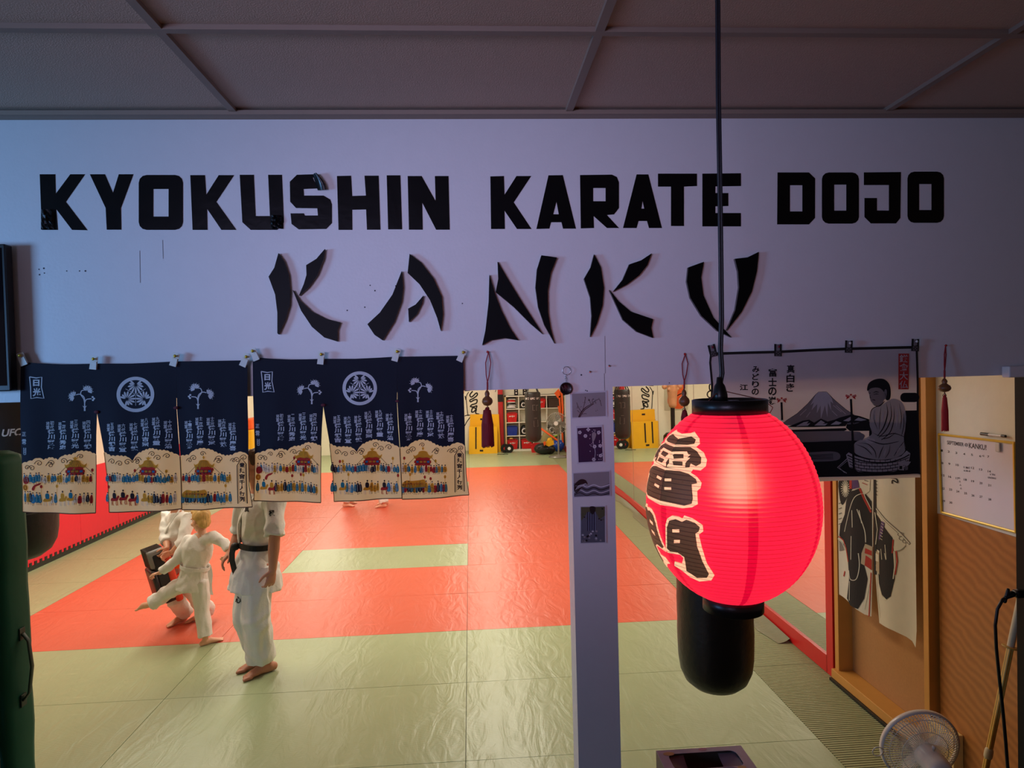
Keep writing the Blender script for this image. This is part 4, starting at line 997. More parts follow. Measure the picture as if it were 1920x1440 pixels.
gate_b = [([(1252,988),(1256,976),(1268,973),(1280,978),(1288,974),(1304,980),(1313,988),(1311,996),(1305,1000),(1308,1024),(1318,1052),(1330,1076),(1326,1083),(1308,1083),(1288,1070),(1287,1060),(1284,1044),(1272,1036),(1258,1034),(1252,1028)], [rect(1262,992,1275,998), rect(1265,1012,1276,1018)])]
lantern_print('character_strokes', PBLK, gate_b, .0024, True)
bm = B(); zt = HZ
lathe(bm, LC+Vector((0, 0, HZ-.006)), [(.080, 0), (.084, .0), (.084, .033), (.081, .0345), (.078, .033), (.078, 0)], 48); obj('top_ring', bm, BLACK, o, True)
bm = B(); lathe(bm, LC+Vector((0, 0, HZ+.016)), [(.079, 0), (.079, .004), (.012, .006), (.012, 0)], 32); obj('top_plate', bm, BLACK, o)
bm = B(); lathe(bm, LC+Vector((0, 0, -HZ-.030)), [(.064, .036), (.068, .036), (.068, .0), (.063, -.002), (.050, .0), (.050, .004), (.062, .004)], 48); obj('bottom_ring', bm, BLACK, o, True)
bm = B(); lathe(bm, LC+Vector((-.022, 0, HZ+.02)), [(.018, 0), (.017, .02), (.012, .04), (.008, .046), (.006, .06)], 20); obj('lamp_holder', bm, BLACK, o, True)
bm = B(); lathe(bm, LC+Vector((.006, 0, .10)), [(.016, .14), (.016, .06), (.013, .05)], 16); obj('socket', bm, BLACK, o)
BULB = bpy.data.materials.new('bulb_glow'); BULB.use_nodes = True
bb = BULB.node_tree.nodes['Principled BSDF']; bb.inputs['Emission Color'].default_value = (1, .62, .30, 1); bb.inputs['Emission Strength'].default_value = 11
bm = B(); lathe(bm, LC+Vector((.012, 0, .0)), [(.002, -.0), (.018, .004), (.030, .018), (.034, .036), (.031, .055), (.02, .082), (.014, .1), (.013, .11)], 24); obj('bulb', bm, BULB, o, True)
zc_ = ZC-.0; top = LC+Vector((-.022, 0, HZ+.07))
DCORD = mat('dark_cord', rgb(34, 38, 46), .4)
def cpt(px, py): return P(px, py, y=-1.06)
pts = [top+Vector((0, 0, -.012)), cpt(1354, 700), cpt(1351, 655), cpt(1353, 600), cpt(1352, 500), cpt(1350, 350), cpt(1347, 180), cpt(1346, 10)]
e = pts[-1].copy(); e.z = ZC-.004; pts.append(e)
LC2 = pts[0]
pts = [pts[0]]+[p for p in pts[1:] if p.z > pts[0].z+.01]
bm = B(); tube(bm, [p+Vector((-.0028, 0, 0)) for p in pts], .0036, 8); tube(bm, [p+Vector((.0028, .001, 0)) for p in pts], .0036, 8); obj('cord', bm, DCORD, o, True)
bm = B(); lathe(bm, Vector((e.x, e.y, ZC)), [(.03, -.016), (.045, -.010), (.047, .0)], 24); obj('ceiling_cup', bm, BLACK, o)
bm = B()
for a in (-60, 60, 180): tube(bm, [top+Vector((0, 0, -.02)), lpt(R(a), HZ, -.004)+Vector((0, 0, .027))], .0012, 6)
tube(bm, [lpt(R(75), HZ-.002, 0), lpt(R(75), HZ, .012)+Vector((0, 0, -.004)), lpt(R(75), HZ, .018)+Vector((0, 0, .008)), lpt(R(72), HZ, .002)+Vector((0, 0, .022))], .0011, 6)
obj('wire_sling', bm, mat('wire_brown', rgb(120, 60, 50), .5), o)

# ------------------------------------------------------------------ hanging bags
LEATH = mat('black_leather', rgb(18, 16, 15), .42, vary=.2, scale=30, bump=.25, bscale=30)
GREYB = mat('grey_leather', rgb(44, 42, 41), .45, vary=.15, scale=20, bump=.2, bscale=24)
CHAINM = mat('chain', rgb(70, 70, 72), .35, .9)
def bag(lab, px, pyb, y, rad, h, m, grp=None, top=None):
    c = P(px, pyb, y=y); o = thing('punching_bag', lab, 'punching bag', c, grp)
    bm = B(); prof = [(.02, 0), (rad*.35, .004), (rad*.62, .018), (rad*.82, .05), (rad*.94, .1), (rad*.985, .16), (rad, .24)]
    prof += [(rad*(1+.006*math.sin(k*2.1)), .24+(h-.28)*k/12) for k in range(1, 13)]+[(rad*.97, h-.02), (rad*.9, h), (rad*.2, h-.004)]
    fs = lathe(bm, c, prof, 40)
    for v in bm.verts:                                         # gathered folds near the foot
        q = v.co-c; r = math.hypot(q.x, q.y)
        if .01 < q.z < .2 and r > rad*.3:
            k = 1+.012*math.sin(math.atan2(q.y, q.x)*20)*math.sin(math.pi*q.z/.2); v.co.x = c.x+q.x*k; v.co.y = c.y+q.y*k
    obj('bag_body', bm, m, o, True)
    bm = B()
    for k in range(4):
        a = R(45+90*k); e = Vector((math.cos(a), math.sin(a), 0)); tube(bm, [c+e*rad*.99+Vector((0, 0, h-.16)), c+e*rad*.98+Vector((0, 0, h)), c+e*.02+Vector((0, 0, h+.32))], (.014), 6)
    obj('strap', bm, m, o)
    bm = B(); n = max(2, int((ZC-c.z-h-.34)/.035))
    for k in range(n): torus(bm, c+Vector((0, 0, h+.33+k*.035)), ((1, 0, 0) if k % 2 else (0, 1, 0)), .017, .0035, 12, 5)
    box(bm, (c.x, c.y, ZC-.01), (.09, .09, .02))
    obj('chain', bm, CHAINM, o)
    return o, c
bag('black punching bag hanging behind the red lantern, its round foot showing', 1343, 1290, .65, .183, .92, LEATH, 'hanging punching bags')
o, c = bag('grey-black punching bag hanging behind the green mat on the left', 24, 1052, 1.14, .215, 1.05, GREYB, 'hanging punching bags')
def wrap(c, r, px0): # writing wrapped round an upright cylinder, facing the lobby
    a0 = math.atan2(CAM.x-c.x, -(CAM.y-c.y))
    def m(u, z):
        a = a0+u/r; return Vector((c.x+math.sin(a)*r, c.y-math.cos(a)*r, z))
    return m
wm = wrap(c, .2185, 0)
zz = P(22, 812, y=c.y-.2).z
bm = B(); put(bm, 'UFC', -.022, -zz-.02, .058, -zz+.018, lambda u, v: wm(u, -v), 0, .03)
for v in bm.verts: v.co.x += (v.co.z-zz)*.25
flat('lettering', bm, mat('white_letters', rgb(232, 230, 226), .5), o)
bm = B(); torus(bm, Vector((c.x-.02, c.y-.222, zz+.15)), (0, 1, .2), .02, .003, 20, 6); obj('ring', bm, STEEL, o)
bm = B(); tube(bm, [Vector((c.x, c.y, zz-.43+.02*0)), Vector((c.x, c.y, zz-.425))], .2165, 40, 0, True, None, False); obj('seam_band', bm, mat('seam_grey', rgb(96, 94, 90), .5), o)

# ------------------------------------------------------------------ green crash mat on end
GREENV = mat('green_vinyl', rgb(24, 88, 68), .6, spec=.15, vary=.12, scale=5, bump=.35, bscale=7)
pr = P(66, 1100, y=.36); tz = P(40, 846, y=.25).z
o = thing('crash_mat', 'dark green thick mat standing on end at the left edge, carry handle on its side', 'mat', (pr.x-.3, .3, 0))
bm = B(); vs = bxx(bm, (pr.x-.75, .16, 0.0), (pr.x, .36, tz), 0, .05)
bmesh.ops.subdivide_edges(bm, edges=[e for e in bm.edges if e.calc_length() > .3], cuts=22, use_grid_fill=True)
for v in bm.verts:
    k = noise.noise(v.co*6)*.008+.007*abs(math.sin(v.co.z*8.3)); v.co.x += k-.006 if v.co.x > pr.x-.1 else 0; v.co.y -= k if v.co.y < .2 else 0
    v.co.z = max(v.co.z, 0)
obj('mat_body', bm, GREENV, o, True)
bm = B(); h0, h1 = P(43, 1188, x=pr.x+.008), P(46, 1312, x=pr.x+.008); hb = Vector((.03, 0, 0)); hq = Vector((-1, 0, 0))
tube(bm, [h0, h0+hb*.7+Vector((0, 0, -.03)), h0.lerp(h1, .5)+hb*1.1, h1+hb*.7+Vector((0, 0, .03)), h1], [(.012, .004)]*5, 8)
DGREEN = mat('dark_green_strap', rgb(14, 52, 38), .5)
hd = obj('handle', bm, DGREEN, o, True)
bm = B()
for p in (h0, h1):
    bm = B(); box(bm, p+hq*.004, (.006, .034, .05), 0, None, .002); obj('handle_patch', bm, DGREEN, hd)
bm = B(); tube(bm, [(pr.x-.70, .158, tz-.012), (pr.x-.04, .158, tz-.012)], .006, 6); tube(bm, [(pr.x-.035, .156, tz-.02), (pr.x-.035, .156, .03)], .005, 6); obj('piping', bm, DGREEN, o)

# ------------------------------------------------------------------ whiteboard, marker, eraser
W1 = lambda off: plane_x(XR+.028-off, 1700, 640, 4)
o = thing('whiteboard', 'month calendar whiteboard with a gold frame on the right wall', 'whiteboard', W1(0)(530, 1350))
TLc, TRc, BRc, BLc = (242,697), (806,762), (820,1432), (264,1282)
bm = B(); poly(bm, [TLc, TRc, BRc, BLc], W1(.004), 0, (), (.0035, 0, 0)); obj('board', bm, mat('board_white', rgb(226, 224, 232), .15, vary=.01), o)
GOLDF = mat('gold_frame', rgb(226, 186, 70), .3, .2)
bm = B(); q = [W1(.008)(*p) for p in (TLc, TRc, BRc, BLc)]
for a, b in zip(q, q[1:]+q[:1]): tube(bm, [a, b], .007, 6, 0, True)
obj('frame', bm, GOLDF, o)
bm = B(); wb = W1(.0046); mk = mat('marker_ink', rgb(40, 44, 52), .5)
def wtext(s, x, y, wd, hh, sl): 
    put(bm, s, x, y, x+wd, y+hh, (lambda u, v: wb(u, v+(u-x)*.13)), 0, .02)
wtext('SEPTEMBER', 303, 744, 125, 28, 0); wtext('@', 434, 762, 26, 26, 0); wtext('KANKU!', 466, 760, 132, 40, 0)
for s, x, y in (('1',256,810),('2',307,818),('3',364,828),('4',424,836),('5',482,842),('6',544,852),('7',604,856),('8',260,904),('9',312,910),('10',368,918),('11 MAT',426,936),('12',484,940),('13',544,952),('14',608,966),('15',262,996),('16',312,1006),('17',368,1018),('18',428,1028),('19',484,1040),('20',546,1054),('21',610,1070),('22',262,1094),('23',318,1102),('24',372,1116),('25',430,1130),('26',486,1146),('27',546,1156),('28',612,1176),('29',266,1188),('30',320,1200)):
    wtext(s, x, y, 8+7*len(s), 16, 0)
for s, x, y, l in (('6:30-8',428,962,48),('6 YRS',624,990,40),('GRADING!',608,1014,62)): wtext(s, x, y, l, 13, 0)
for k in range(4): wtext('△', 388+k*4, 1016+k*26, 14, 14, 0)
wtext('◁', 562, 850, 18, 16, 0)
flat('handwriting', bm, mk, o)
bm = B(); c0, c1 = W1(.014)(558, 714), W1(.014)(742, 734); m = c0.lerp(c1, .32); cyl(bm, m, c0.lerp(c1, .85), .0065, 12, 0); cyl(bm, c0, m, .0078, 12, 1); cyl(bm, c0.lerp(c1, .85), c1, .0068, 12, 1)
for v in bm.verts: v.co.z += .0145
tag(obj('marker_pen', bm, [mat('pen_white', rgb(220, 218, 214), .35), BLACK]), 'black-capped marker lying on the top edge of the whiteboard', 'marker')
bm = B(); ce = W1(.012)(683, 795); box(bm, ce, (.008, .030, .046), 0, None, .005)
tag(obj('board_magnet', bm, mat('magnet_white', rgb(206, 202, 198), .4)), 'small white oval magnet on the whiteboard beside the heading', 'magnet')

# ------------------------------------------------------------------ floor fan
FY = .27; fc = P(1724, 1398, y=FY); o = thing('pedestal_fan', 'white fan with a wire cage in front of the pine frame, motor towards the lobby', 'fan', (fc.x, fc.y, 0))
FW = mat('fan_white', rgb(224, 212, 196), .3, vary=.02); FWI = mat('fan_wire', rgb(232, 222, 204), .35, vary=.02); FB = mat('fan_blade', rgb(214, 206, 198), .2, trans=.5, alpha=.16)
fd = Vector((.10, .985, .14)).normalized(); fs_, fu = frame_of(fd); RG = .168
def fp(r, a, z): return fc+(fs_*math.cos(a)+fu*math.sin(a))*r+fd*z
bm = B()
for k in range(72):
    a = 2*math.pi*k/72
    tube(bm, [fp(.045, a, -.052), fp(.09, a+.10, -.048), fp(.14, a+.2, -.03), fp(RG-.004, a+.26, -.006)], .0016, 4, 0, False)
    tube(bm, [fp(.03, a, .055), fp(.09, a-.10, .05), fp(.14, a-.2, .032), fp(RG-.004, a-.26, .006)], .0014, 4, 0, False)
for r, z in ((.045, -.052), (.10, -.046), (.145, -.027), (.03, .055), (.10, .048), (.145, .029)): torus(bm, fc+fd*z, fd, r, .0016, 48, 5)
cg = obj('cage', bm, FWI, o)
bm = B(); lathe(bm, fc, [(RG-.004, -.012), (RG+.003, -.010), (RG+.004, .010), (RG-.003, .013), (RG-.006, .0)], 64, 0, fd, False); obj('cage_rim', bm, FW, cg, True)
bm = B(); torus(bm, fp(RG+.022, math.pi*.98, -.01)+Vector((0, 0, -.03)), fd, .022, .0022, 20, 6); obj('hanging_loop', bm, FWI, cg, True)
bm = B()
for k in range(3):
    a0 = 2*math.pi*k/3; prev = None
    for i in range(8):
        r = .025+.118*i/7; ww = .35+.55*math.sin(math.pi*min(1, .25+i/9)); row = [bm.verts.new(fp(r, a0+ww*(t/4-.5)+.15*i/7, .026*(t/4-.5)+.002)) for t in range(5)]
        if prev:
            for t in range(4): bm.faces.new((prev[t], prev[t+1], row[t+1], row[t]))
        prev = row
flat('blades', bm, FB, o, True)
bm = B(); lathe(bm, fc+fd*-.05, [(.03, .09), (.032, .05), (.046, .01), (.052, .0), (.054, -.02), (.053, -.10), (.046, -.125), (.030, -.132), (.002, -.133)], 36, 0, fd); mo = obj('motor_housing', bm, FW, o, True)
bm = B(); kp = fc+fd*-.10+fu*(.053 if fu.z > 0 else -.053); up = fu if fu.z > 0 else -fu; lathe(bm, kp, [(.004, -.004), (.004, .010), (.007, .011), (.0075, .020), (.005, .023)], 14, 0, up); obj('oscillation_knob', bm, FW, mo, True)
bm = B()
for k in range(7):
    a = R(200+k*23); e = fc+fd*-.1835+(fs_*math.cos(a)+fu*math.sin(a))*.028; ball(bm, e, (.0022, .0022, .0022), 0, 8, 6)
obj('vent_slots', bm, BLACK, mo)
bm = B(); pz = fc+fd*-.09; tube(bm, [pz+Vector((0, 0, -.04)), Vector((pz.x, pz.y, .06))], [.022, .016], 16); 
po = obj('pole', bm, FW, o, True)
bm = B(); lathe(bm, (pz.x, pz.y, 0), [(.15, 0), (.155, .006), (.15, .018), (.06, .035), (.03, .055), (.022, .075)], 40); obj('base', bm, FW, o, True)
bm = B(); box(bm, (pz.x, pz.y-.01, fc.z-.28), (.07, .06, .12), 0, None, .01); obj('control_box', bm, FW, o)

# ------------------------------------------------------------------ bamboo sword, power lead, tissue box and its table
Ya = .38; a = P(1914, 1120, y=Ya); b = P(1848, 1440, y=Ya+.0); d = (b-a).normalized(); end = a+d*((a.z-.012)/-d.z); g = a+d*((P(1893, 1213, y=Ya)-a).length); topp = a-d*.12
topp.y -= 0
o = thing('bamboo_sword', 'bamboo practice sword leaning behind the black jamb beside the power lead', 'practice sword', end)
BAMB = mat('bamboo', rgb(206, 164, 72), .35, vary=.16, scale=26); LTH = mat('pale_leather', rgb(198, 184, 150), .6, vary=.08)
bm = B(); tube(bm, [topp, g], [.0150, .0155], 14); obj('handle', bm, LTH, o, True)
bm = B(); lathe(bm, g, [(.016, -.003), (.033, -.003), (.036, 0), (.033, .004), (.016, .004)], 28, 0, d); obj('guard', bm, mat('guard_tan', rgb(188, 146, 66), .4), o, True)
bm = B(); s_, u_ = frame_of(d)
for k in range(4):
    e = (s_*math.cos(R(45+90*k))+u_*math.sin(R(45+90*k))); tube(bm, [g+d*.004+e*.0075, g.lerp(end, .55)+e*.0072, end+e*.006], [.0072, .0068, .0055], 8)
bl = obj('blade', bm, BAMB, o, True)
bm = B(); q = g.lerp(end, (P(1850, 1412, y=Ya)-g).length/(end-g).length); tube(bm, [q-d*.012, q+d*.012], .0185, 12); tube(bm, [end-d*.05, end], [.0135, .012], 12); obj('leather_tie', bm, LTH, bl, True)
YC = .085; o = thing('power_lead', 'black power lead plugged in at the black jamb at the right edge', 'cable', P(1892, 1440, y=YC))
bm = B(); pp = [P(x, y, y=YC) for x, y in ((1893,1116),(1880,1124),(1870,1142),(1866,1172),(1868,1215),(1874,1275),(1881,1340),(1886,1395),(1890,1450))]; l = pp[-1]; pp += [Vector((l.x+.005, l.y, .3)), Vector((l.x, l.y, .03)), Vector((l.x+.1, l.y-.06, .006)), Vector((l.x+.4, l.y-.05, .006))]
tube(bm, pp, .0065, 8); obj('cable', bm, BLACK, o, True)
bm = B(); pa = P(1912, 1113, y=YC+.01); box(bm, pa+Vector((0, .0, 0)), (.05, .035, .032), 0, None, .008); tube(bm, [P(1897, 1114, y=YC), P(1886, 1120, y=YC)], [.014, .009], 10); tube(bm, [P(1890, 1106, y=YC), P(1884, 1128, y=YC)], [.007, .007], 8)
obj('plug', bm, BLACK, o, True)

TY0, TY1 = -.86, -.74; tA = P(1230, 1405, y=TY1); tB = P(1389, 1400, y=TY1); zT = (tA.z+tB.z)/2
o = thing('tissue_box', 'open tissue box with a purple-grey printed top at the bottom edge', 'tissue box', ((tA.x+tB.x)/2, -.80, zT-.09))
PURP = mat('box_print', rgb(172, 162, 170), .45, vary=.2, scale=30); BROWNB = mat('box_side', rgb(110, 88, 76), .5)
x0, x1 = tA.x, tB.x
bm = B(); M = lambda x, y: Vector((x, y, zT)); hole = rrect(x0+.026, TY0+.026, x1-.026, TY1-.02, .018)
poly(bm, rect(x0, TY0, x1, TY1), M, 0, [hole], (0, 0, -.0012)); box(bm, ((x0+x1)/2, TY0+.0006, zT-.046), (x1-x0, .0012, .09), 1); box(bm, ((x0+x1)/2, TY1-.0006, zT-.046), (x1-x0, .0012, .09), 1)
for x in (x0+.0006, x1-.0006): box(bm, (x, (TY0+TY1)/2, zT-.046), (.0012, TY1-TY0, .09), 1)
box(bm, ((x0+x1)/2, (TY0+TY1)/2, zT-.0905), (x1-x0, TY1-TY0, .0012), 1)
bx_ = obj('carton', bm, [PURP, BROWNB], o)
bm = B(); rn = random.Random(6)
for cx, cy, r, k in ((.06, .012, .02, 0), (.10, .010, .014, 1), (.17, .014, .022, 2), (.205, .02, .012, 1), (.03, .1, .016, 1), (.13, .112, .012, 3)): poly(bm, circ(x0+cx, TY0+cy, r, r*.55, 14), lambda x, y: Vector((x, y, zT+.0006)), k)
flat('top_print', bm, [mat('print_red', rgb(150, 40, 52), .5), mat('print_gold', rgb(186, 150, 96), .5), mat('print_violet', rgb(104, 98, 130), .5), mat('print_pink', rgb(186, 130, 140), .5)], bx_)
bm = B(); prev = None
for i in range(13):
    row = [bm.verts.new((x0+.024+(x1-x0-.048)*i/12, TY0+.02+(TY1-TY0-.034)*k/5, zT-.006-.02*math.sin(math.pi*i/12)*math.sin(math.pi*k/5)-.004*rn.random())) for k in range(6)]
    if prev and (i < 4 or i > 9):
        for k in range(5): bm.faces.new((prev[k], prev[k+1], row[k+1], row[k]))
    prev = row
flat('film', bm, mat('clear_film', rgb(190, 180, 190), .08, alpha=.35), bx_, True)
bm = B(); box(bm, ((x0+x1)/2, (TY0+TY1)/2, zT-.086), (x1-x0-.004, TY1-TY0-.004, .006)); obj('tissues', bm, mat('dark_tissue', rgb(60, 50, 56), .9), o)
o = thing('side_table', 'small dark table that carries the tissue box, below the bottom edge', 'table', ((x0+x1)/2, -.9, 0))
bm = B(); zz = zT-.0915; bxx(bm, (x0-.03, -1.15, zz-.03), (x1-.03, -.742, zz), bev=.004); obj('table_top', bm, DWOOD, o)
for sx in (x0-.0, x1-.06):
    for sy in (-1.12, -.77):
        bm = B(); bxx(bm, (sx-.02, sy-.02, 0), (sx+.02, sy+.02, zz-.03)); obj('leg', bm, DWOOD, o)

# ------------------------------------------------------------------ far end of the dojo
S3 = 5.3333
def far(y): return lambda u, v: P(860+u/S3, 660+v/S3, y=y)
YEL = mat('yellow_vinyl', rgb(236, 178, 20), .42, vary=.06, scale=6, bump=.12, bscale=12); YELT = mat('yellow_top', rgb(226, 170, 30), .45)
REDB = mat('red_basket', rgb(204, 30, 34), .4); BLUB = mat('blue_basket', rgb(26, 52, 150), .4); SHELFW = mat('shelf_white', rgb(226, 222, 206), .45, vary=.03); SHELFS = mat('shelf_side', rgb(200, 178, 128), .5)
WLET = mat('white_letters', rgb(232, 230, 226), .5); ORG = mat('orange', rgb(232, 92, 24), .55, vary=.08); DBR = mat('dark_box', rgb(66, 44, 34), .7); KHAKI = mat('khaki', rgb(150, 140, 92), .8); LIME = mat('lime', rgb(150, 196, 50), .5); BALLB = mat('ball_blue', rgb(24, 74, 180), .25); BALLK = mat('ball_black', rgb(26, 28, 28), .4)
def slab(bm, q, y, th, mi=0, lean=0.0):
    """upright slab: photo outline q on depth y, thickness th away from the lobby, feet on the floor"""
    poly(bm, q, far(y), mi, (), (0, th, 0))
# two yellow mats
def ymat(lab, q, y, th, straps, tags_, zf):
    o = thing('yellow_mat', lab, 'mat', far(y)((q[0][0]+q[1][0])/2, q[2][1]), 'yellow mats by the back wall')
    bm = B(); slab(bm, q, y, th)
    lo = min(v.co.z for v in bm.verts)
    for v in bm.verts:
        if v.co.z < .12: v.co.z = 0
    obj('mat_body', bm, YEL, o)
    bm = B()
    for x, a, b in straps: poly(bm, rect(x-6, a, x+7, b), far(y-.012), 0, (), (0, .01, 0))
    if straps: obj('strap', bm, BLACK, o)
    bm = B()
    for x, v in tags_: poly(bm, rect(x-17, v-8, x+17, v+9), far(y-.008), 0, (), (0, .006, 0)); 
    q2 = obj('maker_tag', bm, BLACK, o)
    return o
ymat('tall yellow mat leaning at the back wall, behind the shorter yellow mat', [(114,626),(402,624),(422,1003),(108,1012)], 16.2, .16, [], [(232,672)], 0)
ymat('shorter yellow mat with two black straps, leaning on the taller yellow mat', [(104,748),(386,742),(388,1016),(102,1018)], 15.95, .16, [(172,752,970),(247,762,960)], [(228,986)], 0)
# red padded post with a black band
o = thing('padded_post', 'narrow red padded post with a black band beside the cube shelf', 'padded post', P(940, 845, y=16.6)*1)
o.location.z = 0
a = far(16.5)(404, 900); b = far(16.5)(452, 900); cx, hw = (a.x+b.x)/2, (b.x-a.x)/2
bm = B(); bxx(bm, (cx-hw, 16.4, 0), (cx+hw, 16.7, 2.6), bev=.02); obj('padding', bm, mat('post_red', rgb(176, 24, 28), .45), o)
z0, z1 = far(16.4)(430, 425).z, far(16.4)(430, 498).z
bm = B(); bxx(bm, (cx-hw-.006, 16.392, z1), (cx+hw+.006, 16.71, z0)); obj('band', bm, BLACK, o)
# cube shelf
SY = 16.28; c0 = far(SY)(458, 440); c1 = far(SY)(1042, 985); sx0, sx1 = c0.x, min(c1.x, XR-.05); sz = c0.z; sd = .36; n = 4; t = .03
o = thing('cube_shelf', 'white four by four cube shelf filled with gear at the back wall', 'shelf', ((sx0+sx1)/2, SY+sd/2, 0))
bm = B(); bxx(bm, (sx0, SY, 0), (sx0+t*1.3, SY+sd, sz), 1); bxx(bm, (sx1-t, SY, 0), (sx1, SY+sd, sz)); bxx(bm, (sx0, SY, sz-t), (sx1, SY+sd, sz)); bxx(bm, (sx0, SY, 0), (sx1, SY+sd, .05))
obj('carcass', bm, [SHELFW, SHELFS], o)
cw = (sx1-sx0)/4; chh = (sz-.05)/4
bm = B()
for k in (1, 2, 3): bxx(bm, (sx0+cw*k-.011, SY+.004, .04), (sx0+cw*k+.011, SY+sd, sz-.01))
obj('upright', bm, SHELFW, o)
bm = B()
for k in (1, 2, 3): bxx(bm, (sx0+.02, SY+.002, .05+chh*k-.011), (sx1-.02, SY+sd, .05+chh*k+.011))
obj('shelf_board', bm, SHELFW, o)
bm = B(); bxx(bm, (sx0, SY+sd-.006, .02), (sx1, SY+sd, sz-.01)); obj('back_panel', bm, SHELFW, o)
def cell(c, r): return sx0+cw*(c+.5), .05+chh*(3-r)+.012     # column, row from the top -> centre x, board height
def basket(lab, x, z, y, m, word=True, s=1.0, grp='baskets on and by the cube shelf'):
    o = thing('shopping_basket', lab, 'basket', (x, y, z), grp)
    w, h, d = .30*s, .24*s, .22*s; bm = B()
    A1 = [(-w*.40, -d*.4, 0), (w*.40, -d*.4, 0), (w*.40, d*.4, 0), (-w*.40, d*.4, 0)]; A2 = [(-w*.5, -d*.5, h), (w*.5, -d*.5, h), (w*.5, d*.5, h), (-w*.5, d*.5, h)]
    v1 = [bm.verts.new(Vector(p)+Vector((x, y, z))) for p in A1]; v2 = [bm.verts.new(Vector(p)+Vector((x, y, z))) for p in A2]
    for k in range(4): bm.faces.new((v1[k], v1[(k+1) % 4], v2[(k+1) % 4], v2[k]))
    bm.faces.new(v1)
    for k in range(4):                                        # ribs and rim
        tube(bm, [Vector(A2[k])+Vector((x, y, z)), Vector(A2[(k+1) % 4])+Vector((x, y, z))], .010*s, 6)
        for j in range(1, 6):
            a = Vector(A1[k]).lerp(Vector(A1[(k+1) % 4]), j/6); b = Vector(A2[k]).lerp(Vector(A2[(k+1) % 4]), j/6); e = Vector((x, y, z)); tube(bm, [a+e, a.lerp(b, .55)+e], .006*s, 4)
    obj('basket_body', bm, m, o)
    bm = B(); tube(bm, [(x-w*.42, y-d*.3, z+h), (x-w*.36, y-d*.52, z+h+.035), (x+w*.36, y-d*.52, z+h+.035), (x+w*.42, y-d*.3, z+h)], .008*s, 6); obj('handle', bm, m, o)
    if word:
        bm = B(); put(bm, 'meijer', x-w*.26, -(z+h*.80), x+w*.26, -(z+h*.56), lambda u, v: Vector((u, y-d*.5-.004, -v)), 0, .03); flat('lettering', bm, WLET, o)
    return o
x, z = cell(0, 1); basket('red basket in the left column of the cube shelf, second cell from the top', x, z, SY+.13, REDB)
x, z = cell(0, 2); basket('blue basket in the cube shelf', x, z, SY+.13, BLUB, False)
x, z = cell(0, 3); basket('red basket in the bottom left cell of the cube shelf, under a small gold cup', x, z, SY+.13, REDB)
bm = B(); zz = z+.235; lathe(bm, (x-.04, SY+.13, zz), [(.02, 0), (.05, .004), (.085, .03), (.09, .06), (.075, .09), (.03, .105)], 20); 
tag(obj('gold_cup', bm, mat('gold', rgb(196, 170, 96), .3, .7), None, True), 'small round gold object lying on the bottom left red basket', 'cup')
x, z = cell(1, 3); basket('red basket in the bottom row of the cube shelf, second cell from the left', x, z, SY+.13, REDB)
x, z = cell(2, 0); basket('red basket in the top row of the cube shelf, right of the hanging bag', x+.02, z, SY+.13, REDB)
pb = P(1003, 847, z=0); basket('red basket on the floor in front of the cube shelf', pb.x+.02, 0, 15.9, REDB, False, .95)
# gear in other cells
x, z = cell(0, 0)
def glove(lab, c, m1, m2, s, a):
    o = thing('sparring_shoe', lab, 'sparring pad', c, 'pads in the top left cell')
    bm = B(); tube(bm, [Vector(c)+Vector((-.10*s, 0, .035*s)), Vector(c)+Vector((-.03*s, 0, .042*s)), Vector(c)+Vector((.06*s, 0, .038*s)), Vector(c)+Vector((.10*s, 0, .034*s))], [.03*s, .040*s, .036*s, .026*s], 12); obj('pad_body', bm, m1, o, True)
    bm = B(); tube(bm, [Vector(c)+Vector((-.09*s, -.035*s, .012*s)), Vector(c)+Vector((.10*s, -.03*s, .012*s))], [.012*s, .012*s], 8); obj('sole', bm, m2, o, True)
for k, (m1, m2, lab) in enumerate(((WHITE, BLACK, 'bottom white sparring pad in the top left cell of the cube shelf'), (BLACK, WHITE, 'black sparring pad on the white one in the top left cell'), (REDB, WHITE, 'red sparring pad on the pile in the top left cell'), (BLACK, WHITE, 'black sparring pad at the top of the pile in the top left cell'))):
    glove(lab, (x+.02*(k % 2)-.01, SY+.12, z+.085*k), m1, m2, 1.0, 0)
def ballthing(name, lab, cat, c, r, m, grp=None):
    bm = B(); ball(bm, c, r, 0, 24, 14); tag(obj(name, bm, m, None, True), lab, cat, grp)
def helmet(lab, c, s):
    o = thing('head_guard', lab, 'head guard', (c[0], c[1], c[2]))
    bm = B(); ball(bm, (c[0], c[1], c[2]+.12*s), (.10*s, .11*s, .12*s), 0, 20, 12); obj('shell', bm, BALLK, o, True)
    bm = B(); torus(bm, (c[0], c[1]-.085*s, c[2]+.10*s), (0, 1, .1), .055*s, .016*s, 20, 8); obj('face_opening', bm, WHITE, o, True)
    bm = B(); torus(bm, (c[0], c[1], c[2]+.03*s), (0, 0, 1), .085*s, .014*s, 20, 6); obj('chin_strap', bm, BLACK, o, True)
x, z = cell(1, 0); helmet('dark head guard in the top row of the cube shelf, left of the hanging bag', (x-.06, SY+.13, z), 1.0)
x, z = cell(1, 2); helmet('black and white head guard beside the blue basket in the cube shelf', (x-.05, SY+.13, z), 1.2)
x, z = cell(3, 2); helmet('dark head guard in the right column of the cube shelf, behind the grey fan', (x-.06, SY+.13, z), 1.25)
